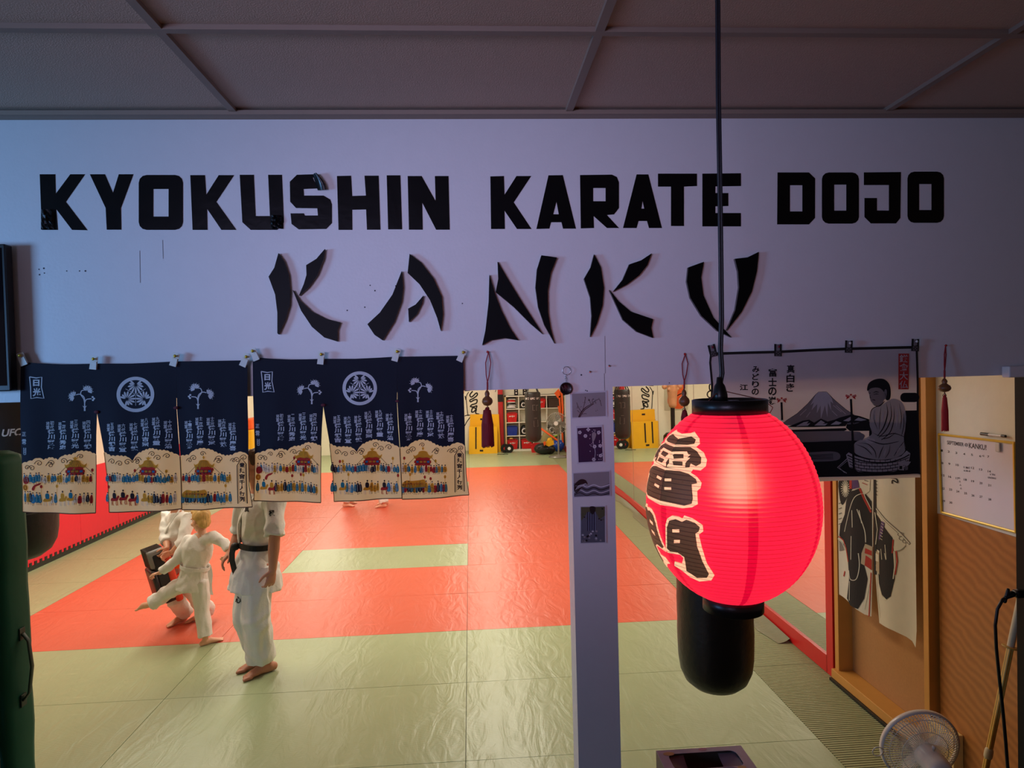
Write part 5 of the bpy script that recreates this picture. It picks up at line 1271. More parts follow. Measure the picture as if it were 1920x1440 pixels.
x, z = cell(3, 0); o = thing('storage_box', 'dark brown storage box in the top right cell of the cube shelf', 'box', (x, SY+.15, z)); bm = B(); bxx(bm, (x-.15, SY+.01, z), (x+.15, SY+.3, z+.2), bev=.006); obj('box_body', bm, DBR, o); bm = B(); bxx(bm, (x-.155, SY+.005, z+.2), (x+.155, SY+.305, z+.255), bev=.006); obj('lid', bm, DBR, o)
# things on top of the shelf
for k, (u, lab) in enumerate(((574, 'left small black speaker with a white dot on top of the cube shelf'), (660, 'small black speaker by the hanging bag on top of the cube shelf'))):
    p = far(SY+.1)(u, 400); o = thing('small_speaker', lab, 'speaker', (p.x, SY+.1, sz), 'small speakers on the shelf'); bm = B(); bxx(bm, (p.x-.055, SY+.05, sz), (p.x+.055, SY+.16, sz+.2), bev=.008); obj('cabinet', bm, BLACK, o)
    bm = B()
    for dz, r in ((.07, .022), (.145, .015)): lathe(bm, (p.x, SY+.05, sz+dz), [(r, -.002), (r, .004), (.002, .006)], 16, 0, (0, -1, 0))
    obj('cone', bm, WLET, o)
bm = B(); rn = random.Random(2)
pts = [Vector((sx0+.12+.14*k, SY+.01+.02*rn.random(), sz+.006+(.03*rn.random() if k % 2 else 0))) for k in range(12) if sx0+.12+.14*k < sx1-.03]; tube(bm, pts, .007, 6)
tag(obj('cable_run', bm, BLACK, None, True), 'loose black cable lying along the top of the cube shelf', 'cable')
# far hanging bag
o, c = bag('tall black bag hanging in front of the cube shelf at the far end', 1000.5, 829, 13.6, .195, 1.22, mat('far_bag', rgb(40, 38, 36), .5, vary=.15), 'hanging punching bags')
wm = wrap(c, .199, 0); bm = B(); zt = far(13.4)(735, 465).z
for k in range(-1, 2): put(bm, 'UFC', k*.15-.055, -zt-.02, k*.15+.055, -zt+.025, lambda u, v: wm(u, -v), 0, .03)
for a_ in range(18):
    pass
flat('lettering', bm, WLET, o)
bm = B(); zt0, zt1 = far(13.4)(760, 530).z, far(13.4)(780, 745).z
def ln(q): line(bm, q, .012, lambda u, v: wm(u, v))
ln([(.06, zt0), (.0, zt0), (-.0, zt0-.13), (.05, zt0-.13)]); ln([(.09, zt0), (.09, zt0-.14)]); ln([(.09, zt0-.01), (.14, zt0-.01)])
ln([(.02, zt1+.14), (.02, zt1), (.13, zt1)]); ln([(.12, zt1+.16), (.13, zt1)]); ln([(.03, zt1+.2), (.10, zt1+.2)])
flat('outline_print', bm, mat('grey_print_line', rgb(104, 100, 96), .6), o)
# brush writing on the back wall
bm = B(); wl = far(YB-.003)
line(bm, spl([(60,388),(110,384),(118,376)], 3), 9, wl); line(bm, spl([(100,400),(75,450),(80,520),(88,600),(95,640)], 5), 8, wl); line(bm, spl([(60,640),(90,632),(120,640),(80,700),(60,740)], 4), 9, wl); line(bm, spl([(64,440),(72,480)], 4), 10, wl)
line(bm, spl([(140,392),(112,430),(130,450),(176,410),(186,430),(150,462),(114,480),(120,498),(160,478),(184,480),(176,512),(132,528),(118,546),(150,548),(182,540),(160,590),(130,600),(140,560),(176,570),(170,610),(206,622)], 6), 13, wl)
line(bm, spl([(372,380),(366,400)], 3), 6, wl)
flat_o = flat('wall_writing', bm, mat('brush_ink', rgb(22, 20, 20), .8)); tag(flat_o, 'large black brush writing on the cream back wall above the yellow mats', 'wall writing')
# banner and torso dummy seen in the mirror
def bvx(X): return X
o = thing('torso_dummy', 'flesh-coloured punching dummy torso on a dark stand, seen in the mirror', 'training dummy', (-.46, 15.9, 0))
SKN = mat('dummy_skin', rgb(206, 146, 106), .5); bm = B(); d0 = Vector((-.46, 15.9, 0))
tube(bm, [d0+Vector((0, 0, 1.22)), d0+Vector((0, 0, 1.4)), d0+Vector((0, 0, 1.62)), d0+Vector((0, 0, 1.76)), d0+Vector((0, 0, 1.82))], [(.16, .11), (.17, .12), (.22, .14), (.23, .12), (.12, .09)], 20)
tube(bm, [d0+Vector((0, 0, 1.8)), d0+Vector((0, -.01, 1.92))], [.065, .06], 14); ball(bm, d0+Vector((0, -.02, 2.03)), (.085, .105, .125)); ball(bm, d0+Vector((0, -.125, 2.01)), (.014, .02, .03))
for s in (-1, 1): ball(bm, d0+Vector((s*.09, -.10, 1.66)), (.085, .05, .06)); ball(bm, d0+Vector((s*.22, 0, 1.73)), (.075, .075, .08)); ball(bm, d0+Vector((s*.085, -.02, 2.02)), (.012, .025, .035))
o2 = link('torso', remeshed(bm, .012, 5), SKN, o)
bm = B(); cyl(bm, d0+Vector((0, 0, .4)), d0+Vector((0, 0, 1.22)), .06, 20); obj('stand_pole', bm, BLACK, o); bm = B(); lathe(bm, d0, [(.27, 0), (.29, .05), (.27, .34), (.2, .42), (.06, .43)], 32); obj('stand_base', bm, BLACK, o, True)
o = thing('wall_banner', 'white banner with black and orange brush figure on the back wall, seen in the mirror', 'wall banner', (-.85, YB-.02, 1.0))
bm = B(); M = lambda off: (lambda u, v: Vector((-1.18+u, YB-.012-off, v))); poly(bm, rect(0, 1.0, .7, 2.6), M(0), 0, (), (0, .006, 0)); cl = obj('cloth', bm, KWHITE, o)
bm = B(); line(bm, spl([(.1, 2.4), (.3, 2.2), (.5, 2.3), (.6, 2.0), (.35, 1.9), (.5, 1.7)], 6), .035, M(.002), 0); poly(bm, spl([(.28, 2.08), (.4, 2.14), (.5, 2.02), (.44, 1.88), (.3, 1.94)], 4, True), M(.001), 0); poly(bm, spl([(.1, 1.7), (.3, 1.8), (.55, 1.62), (.6, 1.2), (.4, 1.05), (.12, 1.1)], 4, True), M(.001), 1); line(bm, spl([(.15, 1.5), (.35, 1.4), (.5, 1.2)], 5), .03, M(.003), 0)
flat('brush_figure', bm, [INKB, ORG], cl)
# grey pedestal fan, far right
c = P(1044, 794, y=14.6); o = thing('standing_fan', 'grey pedestal fan standing at the far end, just left of the white post', 'fan', (c.x, 14.6, 0))
FG = mat('fan_grey', rgb(140, 138, 128), .35, .3); bm = B(); ax = Vector((-.35, -.93, .08)).normalized(); s_, u_ = frame_of(ax)
for k in range(36):
    a = 2*math.pi*k/36; e = s_*math.cos(a)+u_*math.sin(a)
    tube(bm, [c+e*.04+ax*.08, c+e*.16+ax*.06, c+e*.27], .0045, 4, 0, False); tube(bm, [c+e*.04-ax*.06, c+e*.16-ax*.05, c+e*.27], .0045, 4, 0, False)
torus(bm, c, ax, .275, .010, 40, 6); torus(bm, c+ax*.065, ax, .14, .005, 30, 5); obj('cage', bm, FG, o)
bm = B(); lathe(bm, c+ax*.075, [(.05, 0), (.05, .012), (.03, .02), (.002, .02)], 20, 0, ax); torus(bm, c+ax*.09, ax, .05, .008, 20, 6); obj('hub', bm, WLET, o)
bm = B()
for k in range(4):
    a = 2*math.pi*k/4; pts = [c+(s_*math.cos(a+t)+u_*math.sin(a+t))*r for r, t in ((.04, -.2), (.2, -.25), (.25, .1), (.22, .55), (.06, .4))]; bm.faces.new([bm.verts.new(p) for p in pts])
flat('blades', bm, FG, o)
bm = B(); tube(bm, [c-ax*.06, c-ax*.2], [.07, .05], 16); obj('motor_housing', bm, FG, o, True)
pz = c-ax*.13; bm = B(); tube(bm, [pz+Vector((0, 0, -.05)), Vector((pz.x, pz.y, .03))], .022, 12); obj('pole', bm, FG, o); bm = B(); lathe(bm, (pz.x, pz.y, 0), [(.26, 0), (.26, .02), (.05, .05), (.025, .07)], 28); obj('base', bm, FG, o, True)
# heap of gear on the floor at the far right
p = P(1026, 853, z=0); cb = Vector((p.x-.05, 15.4, 0))
o = thing('kit_bag', 'big rounded black kit bag on the floor at the far end beside the blue ball', 'bag', cb); bm = B(); ball(bm, cb+Vector((-.02, 0, .155)), (.27, .2, .155), 0, 28, 16); ball(bm, cb+Vector((.14, .02, .13)), (.16, .16, .13), 0, 20, 12)
for v in bm.verts: v.co += Vector((0, 0, noise.noise(v.co*7)*.012)); v.co.z = max(v.co.z, 0)
link('bag_body', remeshed(bm, .015, 3), BALLK, o)
bm = B(); tube(bm, [cb+Vector((-.2, -.16, .2)), cb+Vector((-.1, -.22, .24)), cb+Vector((.05, -.2, .23))], .012, 6); obj('carry_strap', bm, BLACK, o)
c = P(1048, 832, y=15.2); ballthing('exercise_ball', 'shiny blue ball on the floor beside the black kit bag', 'ball', (2.40, 15.86, .17), .17, BALLB)
ballthing('small_ball', 'orange-yellow ball lying on the black kit bag', 'ball', far(15.3)(912, 884), .075, YELT)
bm = B(); q = far(15.15); vs = [(862,905),(900,882),(948,886),(956,925),(900,945),(872,932)]; poly(bm, vs, q, 0, (), (0, .05, 0)); 
tag(obj('yellow_cloth', bm, YEL), 'yellow cloth draped over the black kit bag', 'cloth')
bm = B(); poly(bm, [(846,905),(866,890),(876,912),(856,940)], far(15.1), 0, (), (0, .04, 0)); tag(obj('orange_cloth', bm, ORG), 'scrap of orange cloth at the left of the yellow cloth', 'cloth')
bm = B(); a, b = far(15.5)(826, 768), far(15.3)(992, 886); tube(bm, [a, b], .028, 8); tag(obj('foam_stick', bm, ORG, None, True), 'orange foam stick slanting down behind the black kit bag', 'foam stick', 'foam sticks')
bm = B(); a, b = far(15.6)(908, 868), far(15.5)(1012, 820); tube(bm, [a, b], .022, 8); tag(obj('foam_stick', bm, LIME, None, True), 'lime green foam stick crossing the orange one', 'foam stick', 'foam sticks')
bm = B(); c = far(15.9)(884, 860); ball(bm, (c.x+.02, 16.08, .30), (.18, .12, .30), 0, 20, 12)
for v in bm.verts: v.co += v.normal*noise.noise(v.co*6)*.04; v.co.z = max(0, v.co.z)
tag(obj('khaki_sack', bm, KHAKI, None, True), 'slumped khaki sack on the floor behind the black kit bag', 'sack')
o = thing('hanging_belts', 'bundle of orange straps hanging at the right end of the cube shelf', 'straps', far(15.6)(1020, 620))
for q in ([(1000,366),(1014,400),(1024,440),(996,470),(968,430),(956,414)], [(1000,440),(1022,440),(1030,560),(1034,690),(1012,640)], [(990,540),(1004,540),(1018,640),(1010,650)], [(1024,800),(1044,800),(1050,910),(1036,900)], [(1012,380),(1036,372),(1050,560),(1044,700),(1030,690)]):
    bm = B(); poly(bm, q, far(15.62), 0, (), (0, .02, 0)); obj('strap', bm, ORG, o)
bm = B(); lathe(bm, far(15.65)(1015, 372), [(.012, -.06), (.012, .06)], 8, 0, (0, 1, 0)); obj('hook', bm, STEEL, o)
# little wheel and cable
c = P(955, 846, z=0); c = Vector((far(15.9)(505, 970).x, 15.95, .125)); o = thing('ab_roller', 'black exercise wheels with white hubs on the floor left of the shelf baskets', 'exercise wheel', (c.x, c.y, 0))
for k, dx in enumerate((0, -.11)):
    bm = B(); lathe(bm, c+Vector((dx, k*.05, 0)), [(.02, .03), (.125, .03), (.125, -.03), (.02, -.03)], 28, 0, (.1, -1, 0)); wq = obj('tyre', bm, BLACK, o)
    bm = B(); lathe(bm, c+Vector((dx, k*.05-.0, 0)), [(.045, .02), (.045, .036), (.004, .038)], 18, 0, (.1, -1, 0)); obj('hub', bm, WLET if k == 0 else REDB, wq)
bm = B(); tube(bm, spl([(c.x-.34, 15.62, .012), (c.x-.28, 15.66, .012), (c.x-.2, 15.6, .012), (c.x-.12, 15.66, .012), (c.x-.05, 15.62, .012)], 5), .008, 6)
tag(obj('jump_rope', bm, BLACK, None, True), 'thin black rope on the floor in front of the exercise wheels', 'rope')
# yellow and orange tall pad at the left wall, seen between the two curtains
o = thing('tall_pad', 'yellow pad with an orange top standing by the left wall, seen between the blue curtains', 'pad', (-5.25, 13.9, 0))
bm = B(); bxx(bm, (-5.43, 13.6, 0), (-5.2, 14.4, 1.05), bev=.03); obj('pad_body', bm, YEL, o); bm = B(); bxx(bm, (-5.43, 13.6, 1.05), (-5.2, 14.4, 1.3), bev=.03); obj('pad_top', bm, ORG, o)

# ------------------------------------------------------------------ people
def skin_mat(name, c): return mat(name, c, .5, vary=.06, scale=12)
SKA = skin_mat('skin_adult', rgb(196, 134, 104)); SKK = skin_mat('skin_child', rgb(232, 176, 144)); SKD = skin_mat('skin_other', rgb(206, 148, 116))
GI = mat('white_cotton', rgb(232, 230, 222), .85, vary=.03, bump=.25, bscale=60)
HB = mat('blond_hair', rgb(206, 166, 96), .55, vary=.25, scale=60); HD = mat('brown_hair', rgb(72, 46, 28), .55, vary=.2, scale=60)
BELTB = mat('black_belt', rgb(16, 15, 16), .6); BELTW = mat('white_belt', rgb(232, 230, 224), .8); BELTO = mat('orange_belt', rgb(236, 110, 30), .7); EYE = mat('eye_dark', rgb(34, 26, 22), .2); GOLDT = mat('gold_thread', rgb(190, 150, 60), .5)
def V(*a): return Vector(a)
def hand(bm, w, d, nrm, k, curl=.5, thumb=1):
    """palm, four fingers, thumb; w wrist, d direction, nrm palm normal, k size"""
    d = d.normalized(); nrm = (nrm-d*nrm.dot(d)).normalized(); s = d.cross(nrm)*thumb
    pc = w+d*.045*k
    tube(bm, [w-d*.01*k, w+d*.03*k, w+d*.07*k, w+d*.088*k], [(.026*k, .019*k), (.036*k, .018*k), (.041*k, .016*k), (.038*k, .013*k)], 14, ref=nrm)
    for f, (o, L) in enumerate(((.030, .070), (.010, .080), (-.010, .074), (-.030, .058))):
        b = w+d*.086*k+s*o*k; a1 = curl*(.7+.12*f); a2 = a1+curl*1.1; a3 = a2+curl*.8
        p1 = b+(d*math.cos(a1)+nrm*math.sin(a1)+s*o*2.2)*L*.45*k; p2 = p1+(d*math.cos(a2)+nrm*math.sin(a2))*L*.33*k; p3 = p2+(d*math.cos(a3)+nrm*math.sin(a3))*L*.25*k
        tube(bm, [b-d*.01*k, b, p1, p2, p3], [.0098*k, .0096*k, .0088*k, .0080*k, .0068*k], 8)
    b = w+d*.02*k+s*.03*k; t = (d*.65+s*.65+nrm*.35).normalized(); p1 = b+t*.035*k; p2 = p1+(t*.7+d*.5+nrm*.2).normalized()*.032*k; p3 = p2+(t*.4+d*.8+nrm*.2).normalized()*.022*k
    tube(bm, [b-t*.02*k, b, p1, p2, p3], [.014*k, .0135*k, .0115*k, .0105*k, .008*k], 8)
def foot(bm, heel, toe, k, ank):
    d = (toe-heel); L = d.length; d.normalize(); s = d.cross(V(0, 0, 1)).normalized(); up = s.cross(d)
    tube(bm, [heel+up*.035*k+d*.02*L, heel+up*.045*k+d*.2*L, heel+up*.045*k+d*.42*L, heel+up*.028*k+d*.68*L, heel+up*.018*k+d*.84*L], [(.030*k, .033*k), (.033*k, .045*k), (.036*k, .04*k), (.044*k, .026*k), (.042*k, .016*k)], 14, ref=up)
    for i in range(5):
        o = (-.036+.0185*i)*k; r = (.0145 if i == 0 else .0105-.0006*i)*k; b = heel+up*.014*k+d*.80*L+s*o; ln = (.20 if i < 2 else .19-.025*(i-1))*L
        tube(bm, [b, b+d*ln*.6, b+d*ln-up*.002*k], [r, r, r*.85], 8)
    tube(bm, [heel+up*.05*k+d*.16*L, ank], [.037*k, .036*k], 12)
def person(lab, J, k, skin, hair, belt, gi_mat, hand_spec, opts, voxel=.006, group=None):
    """J: joints in the place; k: size factor against a 1.75 m adult"""
    o = thing('person', lab, 'person', (J['pelvis'].x, J['pelvis'].y, 0), group)
    up = (J['chest']-J['pelvis']).normalized(); fwd = opts['fwd'].normalized(); fwd = (fwd-up*fwd.dot(up)).normalized(); side = up.cross(fwd)
    bm = B()
    # trunk and neck
    tube(bm, [J['pelvis']-up*.06*k, J['pelvis'], J['pelvis'].lerp(J['chest'], .45), J['chest'], J['chest']+up*.13*k, J['neck']], [(.11*k, .085*k), (.13*k, .095*k), (.12*k, .085*k), (.155*k, .11*k), (.15*k, .085*k), (.06*k, .055*k)], 20, ref=fwd)
    hd = J['head']; hf = opts.get('face', fwd).normalized(); hu = (hd-J['neck']).normalized(); hs = hu.cross(hf).normalized(); hf = hs.cross(hu).normalized()
    hk = opts.get('hk', k); tube(bm, [J['neck']-hu*.05*k, J['neck'].lerp(hd, .6)], [.058*k, .052*k], 14)
    M3 = Matrix((hs, hf, hu)).transposed()
    def hp(x, y, z): return hd+M3 @ V(x, y, z)*hk
    def blob(c, r): 
        q = bmesh.ops.create_uvsphere(bm, u_segments=18, v_segments=12, radius=1)
        for v in q['verts']: v.co = hp(c[0]+v.co.x*r[0], c[1]+v.co.y*r[1], c[2]+v.co.z*r[2])
    blob((0, -.012, .028), (.076, .094, .092)); blob((0, .025, -.03), (.062, .070, .085)); blob((0, .055, -.082), (.036, .034, .030))
    blob((0, .098, -.012), (.012, .018, .026)); blob((0, .100, -.028), (.019, .016, .012)); blob((0, .090, -.058), (.026, .012, .010)); blob((0, .085, .03), (.058, .014, .014))
    for s in (-1, 1): blob((s*.078, -.012, -.012), (.012, .022, .034)); blob((s*.04, .068, -.025), (.026, .022, .024))
    for S, sg in (('L', 1), ('R', -1)):
        sh, el, wr = J['sh'+S], J['el'+S], J['wr'+S]
        tube(bm, [J['chest']+up*.1*k+(sh-J['chest'])*.3, sh, sh.lerp(el, .4), el, el.lerp(wr, .35), wr], [.07*k, .062*k, .050*k, .041*k, .043*k, .028*k], 14)
        hw, hdir, hn, cu, th = hand_spec[S]
        hand(bm, hw, hdir, hn, opts.get('handk', k), cu, th)
        hp_, kn, an = J['hip'+S], J['kn'+S], J['an'+S]
        tube(bm, [hp_, hp_.lerp(kn, .3), kn, kn.lerp(an, .3), an], [.080*k, .076*k, .055*k, .055*k, .038*k], 14)
        foot(bm, J['heel'+S], J['toe'+S], k, an)
    body = link('body', remeshed(bm, voxel, 3), skin, o)
    # eyes, hair
    bm = B()
    for s in (-1, 1): ball(bm, hp(s*.032, .080, .012), (.010*hk, .010*hk, .008*hk), 0, 10, 8)
    obj('eyes', bm, EYE, body, True)
    bm = B(); blob((0, -.026, .042), (.086, .094, .094)); blob((0, -.06, -.01), (.070, .052, .075)); blob((0, .03, .098), (.066, .066, .034))
    rn = random.Random(3); hm = remeshed(bm, .006*max(1, voxel/.006), 3, lambda c, n: c+n*(.005*hk*noise.noise(V(c.x*70, c.y*70, c.z*22))))
    link('hair', hm, hair, o)
    fold = opts.get('fold', 9)
    def crease(amp, sd=0, zs=.5, ring=.35):
        def f(c, n):
            a = 1-abs(2*noise.noise(V(c.x*fold+sd, c.y*fold, c.z*fold*zs))); b_ = noise.noise(V(c.x*fold*2.6, c.y*fold*2.6+sd, c.z*fold*zs*2))
            return c+n*(amp*(1.1*(a-.6)+.6*b_)+amp*ring*math.sin(c.z*34+10*noise.noise(c*4.5)))
        return f
    # jacket
    bm = B(); hem = opts['hem']*k; jw = opts.get('jw', 1.0)
    tube(bm, [J['pelvis']-up*hem, J['pelvis']-up*.04*k, J['pelvis']+up*.10*k, J['pelvis'].lerp(J['chest'], .7), J['chest']+up*.05*k, J['chest']+up*.155*k, J['neck']-up*.025*k],
         [(.205*k*jw, .165*k*jw*opts.get('jf', 1)), (.182*k*jw, .142*k*jw*opts.get('jf', 1)**.5), (.150*k*jw, .114*k*jw), (.178*k*jw, .130*k*jw), (.188*k, .132*k), (.150*k, .098*k), (.078*k, .072*k)], 22, 0, True, fwd, False)
    for S in 'LR':
        sh, el, wr = J['sh'+S], J['el'+S], J['wr'+S]; cut = opts['sleeve']
        if cut <= .55: e = sh.lerp(el, cut/.5); pts = [sh, sh.lerp(e, .5), e]; rr = [.088*k, .078*k, .074*k]
        else: e = el.lerp(wr, (cut-.5)*2); pts = [sh, sh.lerp(el, .5), el, e]; rr = [.084*k, .073*k, .066*k, .062*k]
        tube(bm, [J['chest']+up*.09*k+(sh-J['chest'])*.35]+pts, [.085*k]+rr, 16, 0, True, None, False)
    link('jacket', remeshed(bm, .009 if voxel < .008 else .014, 2, crease(.011*k, 3, .5, .4)), gi_mat, o)
    # trousers
    bm = B(); tube(bm, [J['pelvis']-up*.05*k, J['pelvis']+up*.06*k], [(.165*k, .13*k)]*2, 18, ref=fwd)
    for S in 'LR':
        a, b_, c = J['hip'+S], J['kn'+S], J['an'+S]; e = b_.lerp(c, opts.get('cuff', .93)); fl = opts.get('flare', 1.0)
        tube(bm, [a+(J['pelvis']-a)*.2, a.lerp(b_, .35), b_, b_.lerp(e, .6), e], [.120*k, .112*k, .098*k*fl, .094*k*fl, .098*k*fl], 16, 0, True, None, False)
    link('trousers', remeshed(bm, .009 if voxel < .008 else .014, 2, crease(.014*k, 7, .26, .22)), gi_mat, o)
    # belt: band, knot, ends
    bm = B(); bc = J['pelvis']+up*opts.get('belt', .09)*k; n = 36; rows_ = []
    for i in range(n+1):
        a = 2*math.pi*i/n; e = side*math.cos(a)*.174*k*jw+fwd*math.sin(a)*.136*k*jw; ou = e.normalized()
        rows_.append([bm.verts.new(bc+e+up*h*k+ou*(d_*k)) for h, d_ in ((-.021, .003), (-.021, .011), (.021, .011), (.021, .003))])
    for a, b_ in zip(rows_, rows_[1:]):
        for q in range(4): bm.faces.new((a[q], a[(q+1) % 4], b_[(q+1) % 4], b_[q]))
    bl = obj('belt', bm, belt, o)
    kd = opts.get('knot', fwd).normalized(); kn_ = bc+kd*(.153+.03*opts.get('ko', 0))*k*jw
    bm = B(); ball(bm, kn_, (.034*k, .03*k, .03*k), 0, 14, 10)
    for ang, L in opts.get('ends', ((.14, .26), (-.12, .28))):
        dv = (side*ang-V(0, 0, 1)).normalized(); wv = opts.get('endw', side).normalized()*.021*k; rows_ = []
        for i in range(7):
            p = kn_+kd*.012*k+dv*L*k*i/6+kd*.012*k*math.sin(i)
            rows_.append([bm.verts.new(p+wv), bm.verts.new(p-wv), bm.verts.new(p-wv+kd*.006*k), bm.verts.new(p+wv+kd*.006*k)])
        for a, b_ in zip(rows_, rows_[1:]):
            for q in range(4): bm.faces.new((a[q], a[(q+1) % 4], b_[(q+1) % 4], b_[q]))
        bm.faces.new(rows_[0]); bm.faces.new(rows_[-1])
    obj('belt_knot', bm, belt, bl)
    # crossed collar
    bm = B()
    for s in (-1, 1):
        pts = [J['neck']-up*.02*k-fwd*.055*k, J['neck']-up*.02*k+side*s*.075*k, J['chest']+up*.11*k+fwd*.105*k+side*s*.055*k, J['chest']-up*.02*k+fwd*.148*k, bc+up*.02*k+fwd*.140*k-side*s*.05*k]
        tube(bm, spl(pts, 4), (.021*k, .007*k), 8, ref=fwd)
    obj('collar', bm, gi_mat, o, True)
    return o, body, bl
def Q(px, py, y): return P(px, py, y=y)

# --- adult with the black belt
ya = P(476, 1266, z=0).y+.02
aJ = dict(pelvis=Q(482, 1046, ya), chest=Q(486, 975, ya), neck=Q(484, 915, ya), head=Q(477, 873, ya),
 shL=Q(515, 940, ya-.15), elL=Q(515, 1005, ya-.22), wrL=Q(511, 1070, ya-.20), shR=Q(462, 938, ya+.15), elR=Q(449, 998, ya+.16), wrR=Q(434, 1034, ya+.05),
 hipL=Q(490, 1062, ya-.075), knL=Q(480, 1160, ya-.09), anL=Q(492, 1246, ya-.04), hipR=Q(474, 1062, ya+.075), knR=Q(464, 1160, ya+.02), anR=Q(470, 1246, ya+.08))
tl = P(455, 1276, z=0); hl = P(506, 1259, z=0); tr = P(444, 1261, z=0); hr = P(492, 1250, z=0)
aJ['toeL'] = tl; aJ['heelL'] = tl+(hl-tl).normalized()*.25; aJ['toeR'] = tr; aJ['heelR'] = tr+(hr-tr).normalized()*.25
aJ['anL'] = aJ['heelL']+V(-.085, -.035, .09); aJ['anR'] = aJ['heelR']+V(-.06, -.02, .09)
af = V(-.93, -.36, 0)
ao, ab, abl = person('barefoot adult in white karate uniform and black belt, head behind the right blue curtain', aJ, 1.0, SKA, HD, BELTB, GI,
  dict(L=(aJ['wrL'], Q(506, 1096, ya-.21)-aJ['wrL'], V(-.6, .6, 0), .55, -1), R=(aJ['wrR'], Q(418, 1052, ya+.0)-aJ['wrR'], V(.1, -.3, -1), .5, 1)),
  dict(fwd=af, hem=.23, sleeve=.50, belt=.12, knot=V(-.85, -.6, 0), endw=V(.95, -.3, 0), ends=((.10, .30), (-.16, .33)), flare=1.12, jw=1.02, fold=7, jf=1.22, ko=.45), .0048)
from mathutils.bvhtree import BVHTree
def on_cloth(o, part):
    me = [c for c in o.children if c.name.split('.')[0] == part][0].data
    t = BVHTree.FromPolygons([v.co for v in me.vertices], [tuple(p.vertices) for p in me.polygons])
    def m(px, py):
        d = (CF*F_PX+CR*(px-960)+CU*(720-py)).normalized(); h = t.ray_cast(CAM, d)
        return (h[0] if h[0] is not None else P(px, py, y=ya-.2))-d*.004
    return m
bm = B(); put(bm, '極', 504, 956, 515, 968, on_cloth(ao, 'jacket'), 0, .03); put(bm, '真', 458, 950, 467, 960, on_cloth(ao, 'jacket'), 0, .02)
flat('embroidery', bm, INKB, [c for c in ao.children if c.name.startswith('jacket')][0])
bm = B(); put(bm, '心', 441, 1118, 452, 1131, on_cloth(ao, 'trousers'), 0, .03); flat('embroidery', bm, INKB, [c for c in ao.children if c.name.startswith('trousers')][0])
bm = B(); hw = aJ['wrL']+(Q(505, 1096, ya-.21)-aJ['wrL']).normalized()*.13; tube(bm, [hw+V(.0, -.02, .02), hw+V(.0, -.03, -.05), hw+V(.012, -.03, -.10)], [(.012, .002)]*3, 6)
tag(obj('paper_strip', bm, PAPER, None), 'white strip of tape hanging from the black-belted adult\'s lowered hand', 'paper strip')

# --- blond child kicking
yk = P(385, 1207, z=0).y
kJ = dict(pelvis=Q(363, 1077, yk), chest=Q(371, 1034, yk-.0), neck=Q(379, 1000, yk), head=Q(376, 976, yk+.015),
 shL=Q(353, 1014, yk+.02), elL=Q(331, 1050, yk-.02), wrL=Q(300, 1074, yk-.04), shR=Q(400, 1007, yk-.02), elR=Q(421, 1018, yk-.06), wrR=Q(429, 1032, yk-.10),
 hipL=Q(352, 1091, yk+.02), knL=Q(323, 1106, yk-.02), anL=Q(282, 1133, yk-.03), hipR=Q(375, 1092, yk-.01), knR=Q(378, 1146, yk+.0), anR=Q(381, 1196, yk+.0))
kr = P(377, 1212, z=0); kJ['heelR'] = kr; kJ['toeR'] = kr+V(.145, .13, 0); kJ['anR'] = kr+V(.03, .02, .065)
kJ['heelL'] = kJ['anL']+V(-.02, .0, -.035); kJ['toeL'] = kJ['heelL']+V(-.10, .02, -.02)
KK = .66
person('blond child in white karate uniform and white belt, seen from behind, kicking sideways', kJ, KK, SKK, HB, BELTW, GI,
  dict(L=(kJ['wrL'], V(-1, .1, -.2), V(0, -.3, -1), .7, 1), R=(kJ['wrR'], V(-.2, -.5, -.6), V(-1, 0, .2), .5, 1)),
  dict(fwd=V(-.35, .94, 0), face=V(-.8, .62, -.12), hk=.86, hem=.20, sleeve=.96, belt=.10, knot=V(.75, .3, 0), ends=((.05, .46), (-.05, .40)), cuff=.95, fold=12), .0045)

# --- child holding the pad
y2 = P(325, 1176, z=0).y+.0
pJ = dict(pelvis=Q(338, 1068, y2+.05), chest=Q(333, 1000, y2+.02), neck=Q(330, 955, y2), head=Q(326, 926, y2-.02),
 shL=Q(352, 972, y2-.10), elL=Q(343, 1015, y2-.20), wrL=Q(322, 1036, y2-.22), shR=Q(313, 966, y2+.12), elR=Q(311, 1008, y2-.05), wrR=Q(313, 1028, y2-.18),
 hipL=Q(347, 1082, y2-.06), knL=Q(352, 1128, y2-.07), hipR=Q(328, 1080, y2+.08), knR=Q(331, 1128, y2-.01))
h1 = P(336, 1168, z=0); pJ['toeR'] = P(312, 1177, z=0); pJ['heelR'] = pJ['toeR']+(h1-pJ['toeR']).normalized()*.20; pJ['anR'] = pJ['heelR']+V(0, .0, .075)
h2 = P(390, 1164, z=0); pJ['heelL'] = h2+V(-.02, .05, 0); pJ['toeL'] = pJ['heelL']+V(-.18, -.08, 0); pJ['anL'] = pJ['heelL']+V(0, 0, .075); pJ['knL'] = Q(372, 1124, y2-.04)
po_, pb_, pbl = person('child in white karate uniform bracing a kick pad, head behind the left blue curtain', pJ, .80, SKD, HD, BELTO, GI,
  dict(L=(pJ['wrL'], V(-.7, -.4, -.3), V(-.2, -.6, -.4), .8, 1), R=(pJ['wrR'], V(-.2, -.6, -.6), V(-.5, .2, 0), .8, -1)),
  dict(fwd=V(-.85, -.55, 0), hem=.20, sleeve=.72, belt=.10, cuff=.92, fold=10), .006)
